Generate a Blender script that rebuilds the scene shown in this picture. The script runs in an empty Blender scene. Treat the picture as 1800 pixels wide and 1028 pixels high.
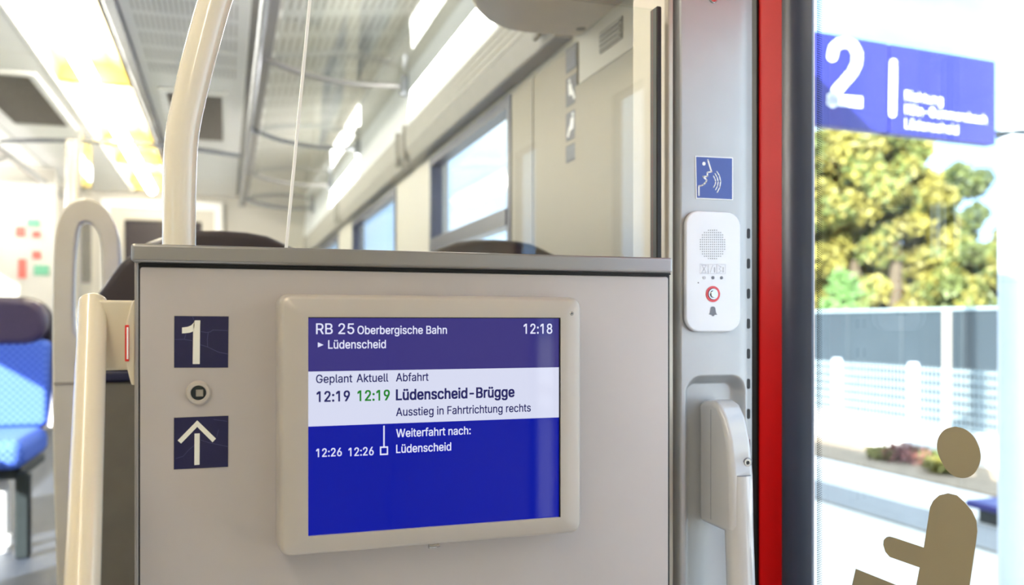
import bpy, bmesh, math, random, json
import numpy as np
from mathutils import Vector, Matrix
random.seed(7)
S = bpy.context.scene
COL = S.collection
# ------------------------------------------------------------------ camera
F, TH, VH, CZ = 1511.0, math.radians(18.38), 568.0, 1.10
cT, sT = math.cos(TH), math.sin(TH)
cam_d = bpy.data.cameras.new('camera'); cam = bpy.data.objects.new('camera', cam_d); COL.objects.link(cam)
cam.location = (0, 0, CZ); cam.rotation_euler = (math.pi/2, 0, -TH)
cam_d.sensor_width = 36; cam_d.lens = 36*F/1800; cam_d.shift_y = (VH-514)/1800; cam_d.clip_start = .02; cam_d.clip_end = 300
cam_d.dof.use_dof = True; cam_d.dof.focus_distance = 1.06; cam_d.dof.aperture_fstop = 3.4
S.camera = cam
# ------------------------------------------------------------------ world, sun, exposure
S.view_settings.view_transform = 'Standard'; S.view_settings.look = 'None'
S.view_settings.gamma = 1; S.view_settings.use_curve_mapping = False
S.view_settings.exposure = EXPOSURE = 0.8
S.cycles.max_bounces = 10; S.cycles.diffuse_bounces = 5; S.cycles.transparent_max_bounces = 24
S.cycles.sample_clamp_indirect = 6
W = bpy.data.worlds.new('sky'); S.world = W; W.use_nodes = True
nt = W.node_tree; nt.nodes.clear()
tc = nt.nodes.new('ShaderNodeTexCoord'); nz = nt.nodes.new('ShaderNodeTexNoise'); nz.inputs['Scale'].default_value = 2.0
nz.inputs['Detail'].default_value = 6; nz.inputs['Distortion'].default_value = .6
cr = nt.nodes.new('ShaderNodeValToRGB'); cr.color_ramp.elements[0].position = .36; cr.color_ramp.elements[1].position = .57
cr.color_ramp.elements[0].color = (.26, .54, 1.0, 1); cr.color_ramp.elements[1].color = (.80, .91, 1.0, 1)
bg = nt.nodes.new('ShaderNodeBackground'); bg.inputs['Strength'].default_value = 2.0
wo = nt.nodes.new('ShaderNodeOutputWorld')
nt.links.new(tc.outputs['Generated'], nz.inputs['Vector']); nt.links.new(nz.outputs['Fac'], cr.inputs['Fac'])
nt.links.new(cr.outputs['Color'], bg.inputs['Color']); nt.links.new(bg.outputs[0], wo.inputs[0])
sun_d = bpy.data.lights.new('sun', 'SUN'); sun_d.energy = 13; sun_d.angle = .009; sun_d.color = (1, .975, .93)
sun = bpy.data.objects.new('sun', sun_d); COL.objects.link(sun)
SUN_DIR = Vector((.62, .62, -.40)).normalized()
sun.rotation_euler = SUN_DIR.to_track_quat('-Z', 'Y').to_euler(); sun.location = (-5, -5, 8)
# ------------------------------------------------------------------ measuring helpers: pixel ray against a real plane
def ray(u, v):
    t = (u-900)/F
    return Vector((t*cT+sT, -t*sT+cT, -(v-VH)/F))
O = Vector((0, 0, CZ))
def hit(u, v, p0, n):
    d = ray(u, v); return O + d*((Vector(p0)-O).dot(Vector(n))/d.dot(Vector(n)))
def PY(u, v, Y): return hit(u, v, (0, Y, 0), (0, 1, 0))
def PX(u, v, X): return hit(u, v, (X, 0, 0), (1, 0, 0))
def PZ(u, v, Z): return hit(u, v, (0, 0, Z), (0, 0, 1))
# ------------------------------------------------------------------ materials
def lin(c):
    c = [x/255 for x in c]
    return tuple(x/12.92 if x <= .04045 else ((x+.055)/1.055)**2.4 for x in c)
MATS = {}
def mat(name, rgb, rough=.5, metal=0, var=.06, scale=18, bump=0, bscale=400, emit=None, estr=1, spec=.5, coat=0, stretch=None, trans=0):
    m = bpy.data.materials.new(name); m.use_nodes = True; t = m.node_tree; b = t.nodes['Principled BSDF']
    col = lin(rgb)
    b.inputs['Roughness'].default_value = rough; b.inputs['Metallic'].default_value = metal
    b.inputs['Specular IOR Level'].default_value = spec; b.inputs['Coat Weight'].default_value = coat
    b.inputs['Coat Roughness'].default_value = .06
    g = t.nodes.new('ShaderNodeNewGeometry'); mp = t.nodes.new('ShaderNodeMapping')
    if stretch: mp.inputs['Scale'].default_value = stretch
    n = t.nodes.new('ShaderNodeTexNoise'); n.inputs['Scale'].default_value = scale; n.inputs['Detail'].default_value = 4
    r = t.nodes.new('ShaderNodeValToRGB')
    r.color_ramp.elements[0].position = .3; r.color_ramp.elements[1].position = .7
    r.color_ramp.elements[0].color = tuple(max(0, c*(1-var)) for c in col)+(1,)
    r.color_ramp.elements[1].color = tuple(min(1, c*(1+var)) for c in col)+(1,)
    t.links.new(g.outputs['Position'], mp.inputs['Vector']); t.links.new(mp.outputs[0], n.inputs['Vector'])
    t.links.new(n.outputs['Fac'], r.inputs['Fac']); t.links.new(r.outputs[0], b.inputs['Base Color'])
    if bump:
        n2 = t.nodes.new('ShaderNodeTexNoise'); n2.inputs['Scale'].default_value = bscale
        bp = t.nodes.new('ShaderNodeBump'); bp.inputs['Strength'].default_value = bump; bp.inputs['Distance'].default_value = .001
        t.links.new(mp.outputs[0], n2.inputs['Vector']); t.links.new(n2.outputs['Fac'], bp.inputs['Height']); t.links.new(bp.outputs[0], b.inputs['Normal'])
    if emit:
        b.inputs['Emission Color'].default_value = lin(emit)+(1,); b.inputs['Emission Strength'].default_value = estr
    MATS[name] = m; return m
def glass(name, tint=(1, 1, 1), f0=.045, rough=0.0):
    m = bpy.data.materials.new(name); m.use_nodes = True; t = m.node_tree; t.nodes.clear()
    lw = t.nodes.new('ShaderNodeLayerWeight'); lw.inputs['Blend'].default_value = .5
    p = t.nodes.new('ShaderNodeMath'); p.operation = 'POWER'; p.inputs[1].default_value = 5
    q = t.nodes.new('ShaderNodeMath'); q.operation = 'MULTIPLY_ADD'; q.inputs[1].default_value = 1-f0; q.inputs[2].default_value = f0
    tr = t.nodes.new('ShaderNodeBsdfTransparent'); tr.inputs[0].default_value = tint+(1,)
    gl = t.nodes.new('ShaderNodeBsdfGlossy'); gl.inputs['Roughness'].default_value = rough
    mx = t.nodes.new('ShaderNodeMixShader'); o = t.nodes.new('ShaderNodeOutputMaterial')
    t.links.new(lw.outputs['Facing'], p.inputs[0]); t.links.new(p.outputs[0], q.inputs[0]); t.links.new(q.outputs[0], mx.inputs[0])
    t.links.new(tr.outputs[0], mx.inputs[1]); t.links.new(gl.outputs[0], mx.inputs[2]); t.links.new(mx.outputs[0], o.inputs[0])
    MATS[name] = m; return m
# ------------------------------------------------------------------ mesh builder
class MB:
    def __init__(s): s.v = []; s.f = []
    def add(s, vs, fs):
        k = len(s.v); s.v += [tuple(p) for p in vs]; s.f += [tuple(i+k for i in f) for f in fs]; return s
    def box(s, x0, x1, y0, y1, z0, z1):
        if x0 > x1: x0, x1 = x1, x0
        if y0 > y1: y0, y1 = y1, y0
        if z0 > z1: z0, z1 = z1, z0
        return s.add([(x0,y0,z0),(x1,y0,z0),(x1,y1,z0),(x0,y1,z0),(x0,y0,z1),(x1,y0,z1),(x1,y1,z1),(x0,y1,z1)],
                     [(0,3,2,1),(4,5,6,7),(0,1,5,4),(1,2,6,5),(2,3,7,6),(3,0,4,7)])
    def prism(s, A, B):                       # two matching loops of points
        n = len(A)
        return s.add(list(A)+list(B), [tuple(range(n))[::-1], tuple(range(n, 2*n))]+[(i, (i+1) % n, n+(i+1) % n, n+i) for i in range(n)])
    def slab_y(s, pts, y0, y1):               # pts (x, z), extruded along Y
        return s.prism([(x, y0, z) for x, z in pts], [(x, y1, z) for x, z in pts])
    def slab_x(s, pts, x0, x1):               # pts (y, z), extruded along X
        return s.prism([(x0, y, z) for y, z in pts], [(x1, y, z) for y, z in pts])
    def slab_z(s, pts, z0, z1):
        return s.prism([(x, y, z0) for x, y in pts], [(x, y, z1) for x, y in pts])
    def tube(s, pts, r, n=20, cap=True):
        pts = [Vector(p) for p in pts]; rr = r if isinstance(r, (list, tuple)) else [r]*len(pts)
        k0 = len(s.v); up = None
        for i, p in enumerate(pts):
            d = ((pts[min(i+1, len(pts)-1)]-pts[max(i-1, 0)])).normalized()
            if up is None: up = d.orthogonal().normalized()
            up = (up-d*up.dot(d)).normalized(); w = d.cross(up)
            for j in range(n):
                a = 2*math.pi*j/n; s.v.append(tuple(p+(up*math.cos(a)+w*math.sin(a))*rr[i]))
        for i in range(len(pts)-1):
            for j in range(n):
                a = k0+i*n+j; b = k0+i*n+(j+1) % n; s.f.append((a, b, b+n, a+n))
        if cap:
            s.f.append(tuple(k0+j for j in range(n))[::-1]); s.f.append(tuple(k0+(len(pts)-1)*n+j for j in range(n)))
        return s
    def cyl(s, a, b, r, n=20): return s.tube([a, b], r, n)
def finish(me, bevel, seg, smooth, o):
    if smooth:
        for p in me.polygons: p.use_smooth = True
        me.set_sharp_from_angle(angle=math.radians(smooth if smooth is not True else 35))
    if bevel:
        m = o.modifiers.new('bevel', 'BEVEL'); m.width = bevel; m.segments = seg; m.limit_method = 'ANGLE'; m.angle_limit = math.radians(35)
        if smooth: m.harden_normals = True
ORG = {}
def org(o):
    return ORG.get(o.name, Vector((0, 0, 0)))
def link_mesh(name, me, m, parent=None, bevel=0, seg=3, smooth=False):
    o = bpy.data.objects.new(name, me); COL.objects.link(o)
    me.materials.append(MATS[m] if isinstance(m, str) else m)
    if parent is not None:
        me.transform(Matrix.Translation(-org(parent))); o.parent = parent; ORG[o.name] = org(parent)
    else:
        vs = [v.co for v in me.vertices]
        c = Vector(((min(v.x for v in vs)+max(v.x for v in vs))/2, (min(v.y for v in vs)+max(v.y for v in vs))/2, min(v.z for v in vs)))
        me.transform(Matrix.Translation(-c)); o.location = c; ORG[o.name] = c
    finish(me, bevel, seg, smooth, o); return o
def obj(name, mb, m, parent=None, bevel=0, seg=3, smooth=False, fix=True):
    me = bpy.data.meshes.new(name); me.from_pydata(mb.v, [], mb.f)
    if fix:
        b = bmesh.new(); b.from_mesh(me); bmesh.ops.recalc_face_normals(b, faces=b.faces); b.to_mesh(me); b.free()
    me.update(); return link_mesh(name, me, m, parent, bevel, seg, smooth)
def thing(name, label, cat, loc, group=None):
    o = bpy.data.objects.new(name, None); COL.objects.link(o); o.empty_display_size = .05; o.location = loc; ORG[o.name] = Vector(loc)
    o['label'] = label; o['category'] = cat
    if group: o['group'] = group
    return o
def tag(o, label, cat, group=None):
    o['label'] = label; o['category'] = cat
    if group: o['group'] = group
    return o
def struct(name, mb, m, **k):
    o = obj(name, mb, m, **k); o['kind'] = 'structure'; return o
def stuff(o): o['kind'] = 'stuff'; return o
def dup(r, off, label=None):
    c = r.copy(); COL.objects.link(c); c.location = r.location+Vector(off)
    if label: c['label'] = label
    for ch in r.children:
        d = ch.copy(); COL.objects.link(d); d.parent = c
        for g in ch.children:
            e = g.copy(); COL.objects.link(e); e.parent = d
    return c
def walled(mb, axis, p, t, a0, a1, z0, z1, holes):
    """solid wall sheet at axis=p, thickness t, spanning a0..a1 x z0..z1 with rectangular holes (a0,a1,z0,z1)"""
    As = sorted({a0, a1, *[h[0] for h in holes], *[h[1] for h in holes]}); Zs = sorted({z0, z1, *[h[2] for h in holes], *[h[3] for h in holes]})
    solid = lambda i, j: 0 <= i < len(As)-1 and 0 <= j < len(Zs)-1 and not any(h[0] <= (As[i]+As[i+1])/2 <= h[1] and h[2] <= (Zs[j]+Zs[j+1])/2 <= h[3] for h in holes)
    P = lambda d, a, z: (p+d*t, a, z) if axis == 'x' else (a, p+d*t, z)
    for i in range(len(As)-1):
        for j in range(len(Zs)-1):
            if not solid(i, j): continue
            A, B, C, D = As[i], As[i+1], Zs[j], Zs[j+1]
            for d in (0, 1): mb.add([P(d, A, C), P(d, B, C), P(d, B, D), P(d, A, D)], [(0, 1, 2, 3) if d else (3, 2, 1, 0)])
            for (di, dj, q) in ((-1, 0, ((A, C), (A, D))), (1, 0, ((B, C), (B, D))), (0, -1, ((A, C), (B, C))), (0, 1, ((A, D), (B, D)))):
                if not solid(i+di, j+dj): mb.add([P(0, *q[0]), P(0, *q[1]), P(1, *q[1]), P(1, *q[0])], [(0, 1, 2, 3)])
    return mb
def rrect(x0, x1, z0, z1, r, n=6):
    out = []
    for cx, cz, a in ((x1-r, z1-r, 0), (x0+r, z1-r, 90), (x0+r, z0+r, 180), (x1-r, z0+r, 270)):
        for k in range(n+1):
            t = math.radians(a+90*k/n); out.append((cx+r*math.cos(t), cz+r*math.sin(t)))
    return out
def smooth_path(p, k=6):
    p = [Vector(q) for q in p]; out = []
    for i in range(len(p)-1):
        a, b, c, d = p[max(i-1, 0)], p[i], p[i+1], p[min(i+2, len(p)-1)]
        for j in range(k):
            t = j/k
            out.append(.5*((2*b)+(c-a)*t+(2*a-5*b+4*c-d)*t*t+(3*b-a-3*c+d)*t*t*t))
    return out+[p[-1]]
# ------------------------------------------------------------------ lettering: letter outlines drawn as flat meshes
GLYPHS = r'''{"-":[453,[[337,244,337,188,114,188,114,244]]],"1":[453,[[0,0,0,0,0,0],[276,509,276,0,212,0,212,436,86,352,86,427,196,509]]],"2":[453,[[64,0,64,47,234,229,261,257,282,282,299,305,311,327,318,348,320,371,317,397,308,419,293,436,273,449,250,457,224,460,196,457,172,447,153,433,139,413,130,390,127,362,66,362,68,391,75,418,86,442,111,473,143,496,168,507,196,513,225,516,254,513,281,507,306,497,337,474,361,445,376,411,381,372,378,345,371,318,357,290,336,259,317,235,294,209,267,180,153,60,153,57,389,57,389,0]]],"5":[453,[[221,-7,192,-5,165,1,140,11,108,32,83,60,66,93,60,130,122,130,127,108,138,89,154,73,173,60,196,52,221,50,250,53,276,64,298,82,314,104,324,131,328,162,324,193,314,221,297,244,275,262,248,273,218,277,192,275,167,268,145,258,128,246,67,253,96,509,366,509,366,452,151,452,134,301,136,301,155,315,178,325,203,331,229,334,263,330,294,321,321,306,345,285,364,260,379,231,388,199,391,163,388,132,381,102,369,76,352,52,332,32,309,15,282,3,253,-4]]],"6":[453,[[226,-7,196,-4,168,3,142,15,119,31,100,51,84,74,73,101,66,130,64,162,68,199,80,239,93,268,112,302,137,340,252,509,322,509,151,261,145,261,154,275,165,288,179,299,196,307,214,312,235,314,265,312,291,305,316,295,346,271,370,240,380,215,387,187,389,157,387,127,379,98,368,73,352,50,333,30,310,14,284,3,257,-4],[226,48,254,52,279,63,299,79,314,101,324,128,327,157,324,187,314,213,299,235,279,251,254,262,226,265,198,262,174,252,153,235,138,214,128,188,125,158,128,128,138,102,153,79,174,63,198,52]]],"8":[453,[[226,-7,193,-5,163,1,136,11,101,33,74,62,57,96,52,135,55,166,65,195,81,220,101,241,125,256,153,265,153,267,119,282,93,308,76,342,70,380,75,417,90,450,114,477,146,498,170,508,197,514,226,516,255,514,282,508,306,498,337,477,361,450,377,417,382,380,376,342,359,308,333,282,300,267,300,265,327,256,351,241,372,220,387,195,397,166,401,135,395,96,378,62,352,33,317,11,289,1,259,-5],[226,49,258,52,285,60,307,74,323,91,333,113,337,139,333,165,322,189,305,208,283,223,256,232,226,235,196,232,169,223,147,208,130,189,119,165,115,139,119,113,129,91,145,74,167,60,195,52],[226,290,252,292,274,300,293,313,307,330,316,351,319,376,316,399,308,420,294,437,275,449,252,457,226,460,200,457,177,449,159,437,145,420,136,399,133,376,136,351,145,330,159,313,178,300,201,292]]],"9":[453,[[226,516,256,513,285,506,310,494,333,478,352,458,368,434,380,408,387,378,389,347,385,309,373,270,359,240,340,207,315,168,200,0,130,0,301,248,307,248,299,234,287,221,273,210,257,202,238,196,218,195,188,197,161,203,137,214,106,237,83,269,72,294,66,321,64,352,66,382,73,411,85,436,101,459,120,479,143,494,168,506,196,513],[226,460,199,457,174,446,154,429,138,407,129,381,125,352,129,322,138,295,154,274,174,257,199,247,226,243,254,247,279,257,299,273,314,295,324,321,327,350,324,381,314,407,299,429,279,446,254,457]]],":":[188,[[95,-4,78,-1,63,9,53,24,50,41,53,59,63,73,78,83,95,87,113,83,128,73,138,59,141,41,138,24,128,9,113,-1],[95,271,78,274,63,284,53,299,50,316,53,334,63,349,78,359,95,362,113,359,128,349,138,334,141,316,138,299,128,284,113,274]]],"A":[480,[[16,0,201,509,276,509,463,0,395,0,287,302,264,372,232,478,245,478,213,371,191,302,85,0],[110,142,110,199,370,199,370,142]]],"B":[456,[[60,0,60,509,241,509,274,507,304,501,329,491,359,469,381,442,394,410,398,374,395,344,387,320,373,301,356,286,336,275,315,267,315,262,339,257,363,245,385,227,402,203,414,173,418,136,413,100,400,67,377,39,344,18,317,8,284,2,247,0],[125,57,245,57,281,60,309,67,330,80,349,105,355,137,352,161,342,184,327,203,306,218,279,228,248,231,125,231],[125,285,238,285,265,288,288,296,308,309,323,326,333,348,336,372,330,403,313,429,283,446,240,452,125,452]]],"F":[410,[[60,0,60,509,369,509,369,452,125,452,125,278,346,278,346,221,125,221,125,0]]],"G":[520,[[269,-7,225,-3,185,7,149,25,118,49,91,79,69,116,53,157,43,203,40,254,43,305,53,352,69,393,91,429,117,459,149,484,184,501,223,512,265,516,304,513,340,504,374,489,403,469,429,445,449,416,465,384,474,349,408,349,399,372,387,393,373,411,356,427,337,439,315,448,291,454,265,456,236,453,209,445,183,432,160,414,141,392,125,364,113,332,106,295,103,254,106,213,113,177,125,145,141,117,161,95,184,76,210,63,238,56,269,53,309,57,345,71,374,93,396,123,407,147,413,173,415,202,434,199,283,199,283,256,478,256,478,200,475,160,466,124,451,91,431,62,406,38,377,19,344,5,308,-4]]],"K":[467,[[104,145,104,216,139,261,174,303,212,344,364,509,448,509,231,276,228,276],[60,0,60,509,125,509,125,334,124,225,125,193,125,0],[372,0,188,259,228,309,449,0]]],"L":[393,[[60,0,60,509,125,509,125,57,361,57,361,0]]],"O":[533,[[267,-7,225,-3,186,7,150,25,119,49,92,79,70,115,53,157,44,203,40,254,44,305,53,352,70,393,92,429,119,459,150,484,186,501,225,512,267,516,309,512,348,501,384,484,415,459,442,429,464,393,480,352,490,305,493,254,490,203,480,157,464,115,442,79,415,49,384,25,348,7,309,-3],[267,53,296,55,324,63,349,76,372,94,392,116,408,144,420,176,428,213,430,254,428,295,420,332,408,365,392,392,372,415,349,433,324,446,296,453,267,456,237,453,210,445,184,433,161,415,142,392,125,364,113,332,106,295,103,254,106,213,113,176,125,144,142,117,161,94,184,76,210,63,237,55]]],"R":[449,[[60,0,60,509,236,509,273,506,305,500,333,489,367,465,390,433,401,408,407,381,409,352,407,323,401,296,390,271,367,240,333,217,305,206,273,200,236,198,125,198,125,0],[125,255,234,255,269,258,298,267,319,281,334,300,342,324,345,352,342,380,334,405,319,425,298,440,269,449,233,452,125,452],[353,0,230,229,303,229,428,0]]],"W":[686,[[155,0,16,509,82,509,163,196,175,145,187,94,197,40,189,40,200,94,211,145,224,196,306,509,380,509,462,196,474,145,486,94,497,40,488,40,499,94,510,145,523,196,603,509,670,509,530,0,455,0,368,323,351,391,336,475,350,475,335,395,327,359,318,323,230,0]]],"a":[389,[[160,-9,126,-5,94,5,68,22,48,45,35,73,30,108,34,138,43,161,58,179,78,193,100,203,125,211,152,216,178,220,234,227,252,230,265,235,273,243,276,255,276,257,273,279,267,297,256,311,240,322,220,329,196,331,171,329,149,322,132,313,118,301,107,288,100,274,41,291,57,322,79,346,104,364,133,375,163,382,194,384,215,383,239,379,263,372,286,360,306,343,322,320,333,290,337,251,337,0,277,0,277,52,272,52,264,38,252,25,236,12,215,1,190,-6],[170,45,202,49,228,59,248,74,263,93,272,115,276,138,276,190,270,186,259,182,246,179,231,176,200,171,175,168,154,164,134,159,117,150,103,139,95,124,92,105,94,87,102,72,114,61,130,52,149,47]]],"b":[424,[[229,-8,198,-5,172,4,153,17,138,31,127,46,118,59,112,59,112,0,53,0,53,509,114,509,114,319,118,319,127,331,137,346,152,360,171,373,197,381,229,384,259,382,287,374,313,361,335,342,354,320,370,293,381,261,388,227,390,189,388,151,381,116,370,84,355,57,336,34,313,16,288,3,260,-6],[220,47,253,51,279,66,301,88,316,117,325,151,328,189,325,227,316,261,301,290,280,311,253,325,220,330,188,325,161,312,140,291,125,263,116,229,113,189,116,150,125,115,140,86,162,65,188,51]]],"c":[396,[[207,-8,174,-5,144,3,117,16,93,35,72,58,56,85,44,116,37,150,34,187,37,225,44,260,56,291,72,318,93,341,117,360,144,374,174,382,207,384,234,383,260,377,284,368,305,356,324,341,340,322,353,301,362,277,303,262,298,276,290,289,281,301,270,311,257,319,242,325,226,329,207,330,173,325,145,310,124,287,108,258,99,224,96,187,99,151,108,117,124,89,145,66,173,51,207,46,226,48,243,52,258,58,271,66,282,76,292,89,299,102,304,117,363,102,354,78,341,56,325,37,306,21,285,9,261,-1,235,-6]]],"d":[424,[[195,-8,165,-6,137,3,111,16,89,34,70,57,55,84,43,116,36,151,34,189,36,227,43,261,55,293,70,320,89,342,112,361,137,374,165,382,196,384,228,381,253,373,272,360,287,346,298,331,306,319,311,319,311,509,372,509,372,0,313,0,313,59,307,59,298,46,287,31,272,17,252,4,227,-5],[205,47,236,51,263,65,284,86,299,115,309,150,312,189,309,229,300,263,284,291,263,312,237,325,205,330,172,325,145,311,124,290,108,261,99,227,96,189,99,151,109,117,124,88,145,66,172,51]]],"e":[404,[[212,-8,177,-5,145,3,117,16,92,35,72,58,56,85,44,116,37,150,34,187,36,224,44,258,55,290,71,317,91,340,115,359,142,373,172,382,205,384,236,382,266,374,294,361,319,341,341,315,357,282,365,256,370,227,371,194,371,169,75,169,75,221,338,221,310,202,307,237,298,269,283,294,263,314,237,326,205,330,173,326,146,313,125,294,109,270,99,241,96,211,96,178,100,139,110,106,128,80,151,61,179,50,212,46,234,48,254,53,271,61,285,73,297,88,306,105,365,91,353,63,335,39,311,19,283,4,249,-5]]],"f":[254,[[228,379,228,327,6,327,6,379],[81,0,81,432,84,461,96,486,113,505,135,519,161,527,187,530,207,529,222,527,234,524,243,521,227,468,222,470,215,472,206,473,195,474,171,470,154,460,145,443,142,419,142,0]]],"g":[425,[[207,-151,168,-148,134,-140,105,-127,82,-110,64,-91,51,-69,101,-41,110,-53,122,-66,136,-78,154,-88,178,-95,207,-97,249,-92,282,-75,304,-47,311,-6,311,68,306,68,298,56,287,41,272,28,252,16,227,8,195,5,165,7,138,14,113,27,90,43,71,65,55,90,43,120,36,154,34,191,36,229,43,263,55,293,71,320,90,342,112,361,138,374,166,382,196,384,228,382,253,373,273,360,288,346,299,331,308,319,313,319,313,379,372,379,372,-9,370,-40,363,-67,350,-90,324,-117,291,-136,265,-144,237,-149],[205,59,237,63,264,75,285,95,300,121,309,154,312,193,309,231,300,264,285,291,264,312,237,325,205,330,172,325,145,312,124,290,109,262,99,229,96,193,99,155,109,123,124,96,145,76,172,63]]],"h":[410,[[114,227,114,0,53,0,53,509,114,509,114,287,102,287,116,319,132,344,152,362,187,379,227,384,264,380,295,369,321,349,341,321,350,298,355,271,357,240,357,0,296,0,296,235,290,275,273,304,246,323,210,329,184,326,161,317,141,303,126,283,117,257]]],"i":[167,[[53,0,53,379,114,379,114,0],[84,443,67,446,54,455,44,468,41,483,44,499,54,512,67,521,84,524,100,521,114,512,123,499,126,483,123,468,114,455,100,446]]],"k":[381,[[110,137,110,212,121,212,284,379,360,379,184,199,177,199],[53,0,53,509,114,509,114,0],[294,0,148,186,191,229,372,0]]],"l":[189,[[139,-2,101,3,74,20,58,47,53,84,53,509,114,509,114,99,115,77,120,62,130,54,146,52,154,52,160,53,165,53,170,54,181,3,172,1,162,-1,151,-2]]],"m":[610,[[53,0,53,379,112,379,112,295,108,295,118,323,132,346,151,363,172,376,195,384,219,386,257,380,287,361,309,331,321,295,312,295,322,321,337,343,357,361,381,375,407,383,437,386,468,383,497,372,522,354,541,328,553,296,557,255,557,0,496,0,496,254,490,289,473,313,447,326,419,330,395,328,374,320,358,307,345,290,338,270,335,247,335,0,274,0,274,260,269,288,253,311,229,326,199,330,178,328,158,320,140,307,126,289,117,266,114,238,114,0]]],"n":[410,[[114,227,114,0,53,0,53,379,112,379,112,287,102,287,116,319,132,344,152,362,187,379,227,384,264,380,295,369,321,349,341,321,350,298,355,271,357,240,357,0,296,0,296,235,290,275,273,304,246,323,210,329,184,326,161,317,141,303,126,283,117,257]]],"p":[424,[[53,-143,53,379,112,379,112,319,118,319,126,331,137,346,152,360,171,373,197,381,229,384,259,382,287,374,313,361,335,342,354,320,370,293,381,261,388,227,390,189,388,151,381,116,370,84,355,57,336,34,313,16,288,3,260,-6,229,-8,198,-5,173,4,153,17,138,31,127,46,118,59,114,59,114,-143],[220,47,253,51,279,66,301,88,316,117,325,151,328,189,325,227,316,261,301,290,280,311,253,325,220,330,188,325,161,312,140,291,125,263,116,229,113,189,116,150,125,115,140,86,162,65,188,51]]],"r":[259,[[53,0,53,379,112,379,112,321,115,321,130,347,152,367,181,380,213,385,229,384,243,384,243,322,239,323,230,324,219,325,207,326,182,323,159,315,140,301,126,284,117,262,114,237,114,0]]],"s":[365,[[182,-8,145,-5,112,3,84,18,62,38,45,63,36,94,94,107,105,79,124,60,150,49,181,45,217,50,244,62,262,81,268,103,265,121,254,136,237,147,212,155,149,170,118,180,92,192,72,208,53,237,47,274,51,305,65,332,87,354,115,370,149,381,187,384,223,381,254,372,279,358,299,339,314,316,324,290,268,277,258,298,243,316,219,328,187,333,156,329,131,317,114,299,109,277,112,258,124,243,144,232,172,223,229,209,261,200,287,187,306,171,325,142,331,107,326,75,312,47,290,24,260,6,223,-5]]],"t":[227,[[204,379,204,327,6,327,6,379],[65,471,126,471,126,98,128,76,136,61,150,53,170,50,177,50,185,51,202,54,213,2,203,-1,192,-3,180,-4,168,-4,138,-1,113,7,92,21,72,52,65,93]]],"u":[410,[[182,-5,146,-1,115,11,89,31,69,59,60,82,54,109,53,139,53,379,114,379,114,144,119,105,137,75,164,56,200,50,226,53,249,62,268,77,283,97,293,122,296,153,296,379,357,379,357,0,298,0,298,92,307,92,294,60,277,35,257,17,222,0]]],"ö":[415,[[207,-8,174,-5,144,3,117,16,93,35,72,58,56,85,44,116,37,150,34,187,37,225,44,260,56,291,72,318,93,341,117,360,144,374,174,382,207,384,241,382,271,374,299,360,323,341,343,318,359,291,371,260,379,225,381,187,379,150,371,116,359,85,343,58,323,35,299,16,271,3,241,-5],[207,46,242,51,270,66,292,89,307,117,316,151,319,187,316,224,307,258,292,287,270,310,242,325,207,330,173,325,145,310,124,287,108,258,99,224,96,187,99,151,108,117,124,89,145,66,173,51],[279,443,264,446,251,455,242,468,239,483,242,499,251,512,264,520,279,523,295,520,308,512,317,499,320,483,317,468,308,455,295,446],[136,443,120,446,107,455,98,468,95,483,98,499,107,512,120,520,136,523,151,520,164,512,173,499,176,483,173,468,164,455,151,446]]],"ü":[410,[[182,-5,146,-1,115,11,89,31,69,59,60,82,54,109,53,139,53,379,114,379,114,144,119,105,137,75,164,56,200,50,226,53,249,62,268,77,283,97,293,122,296,153,296,379,357,379,357,0,298,0,298,92,307,92,294,60,277,35,257,17,222,0],[277,443,261,446,248,455,239,468,236,483,239,499,248,512,261,520,277,523,292,520,305,512,314,499,317,483,314,468,305,455,292,446],[133,443,118,446,104,455,96,468,93,483,96,499,104,512,118,520,133,523,149,520,162,512,170,499,173,483,170,468,162,455,149,446]]]," ":[188,[]]}'''
GL = json.loads(GLYPHS)
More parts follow.
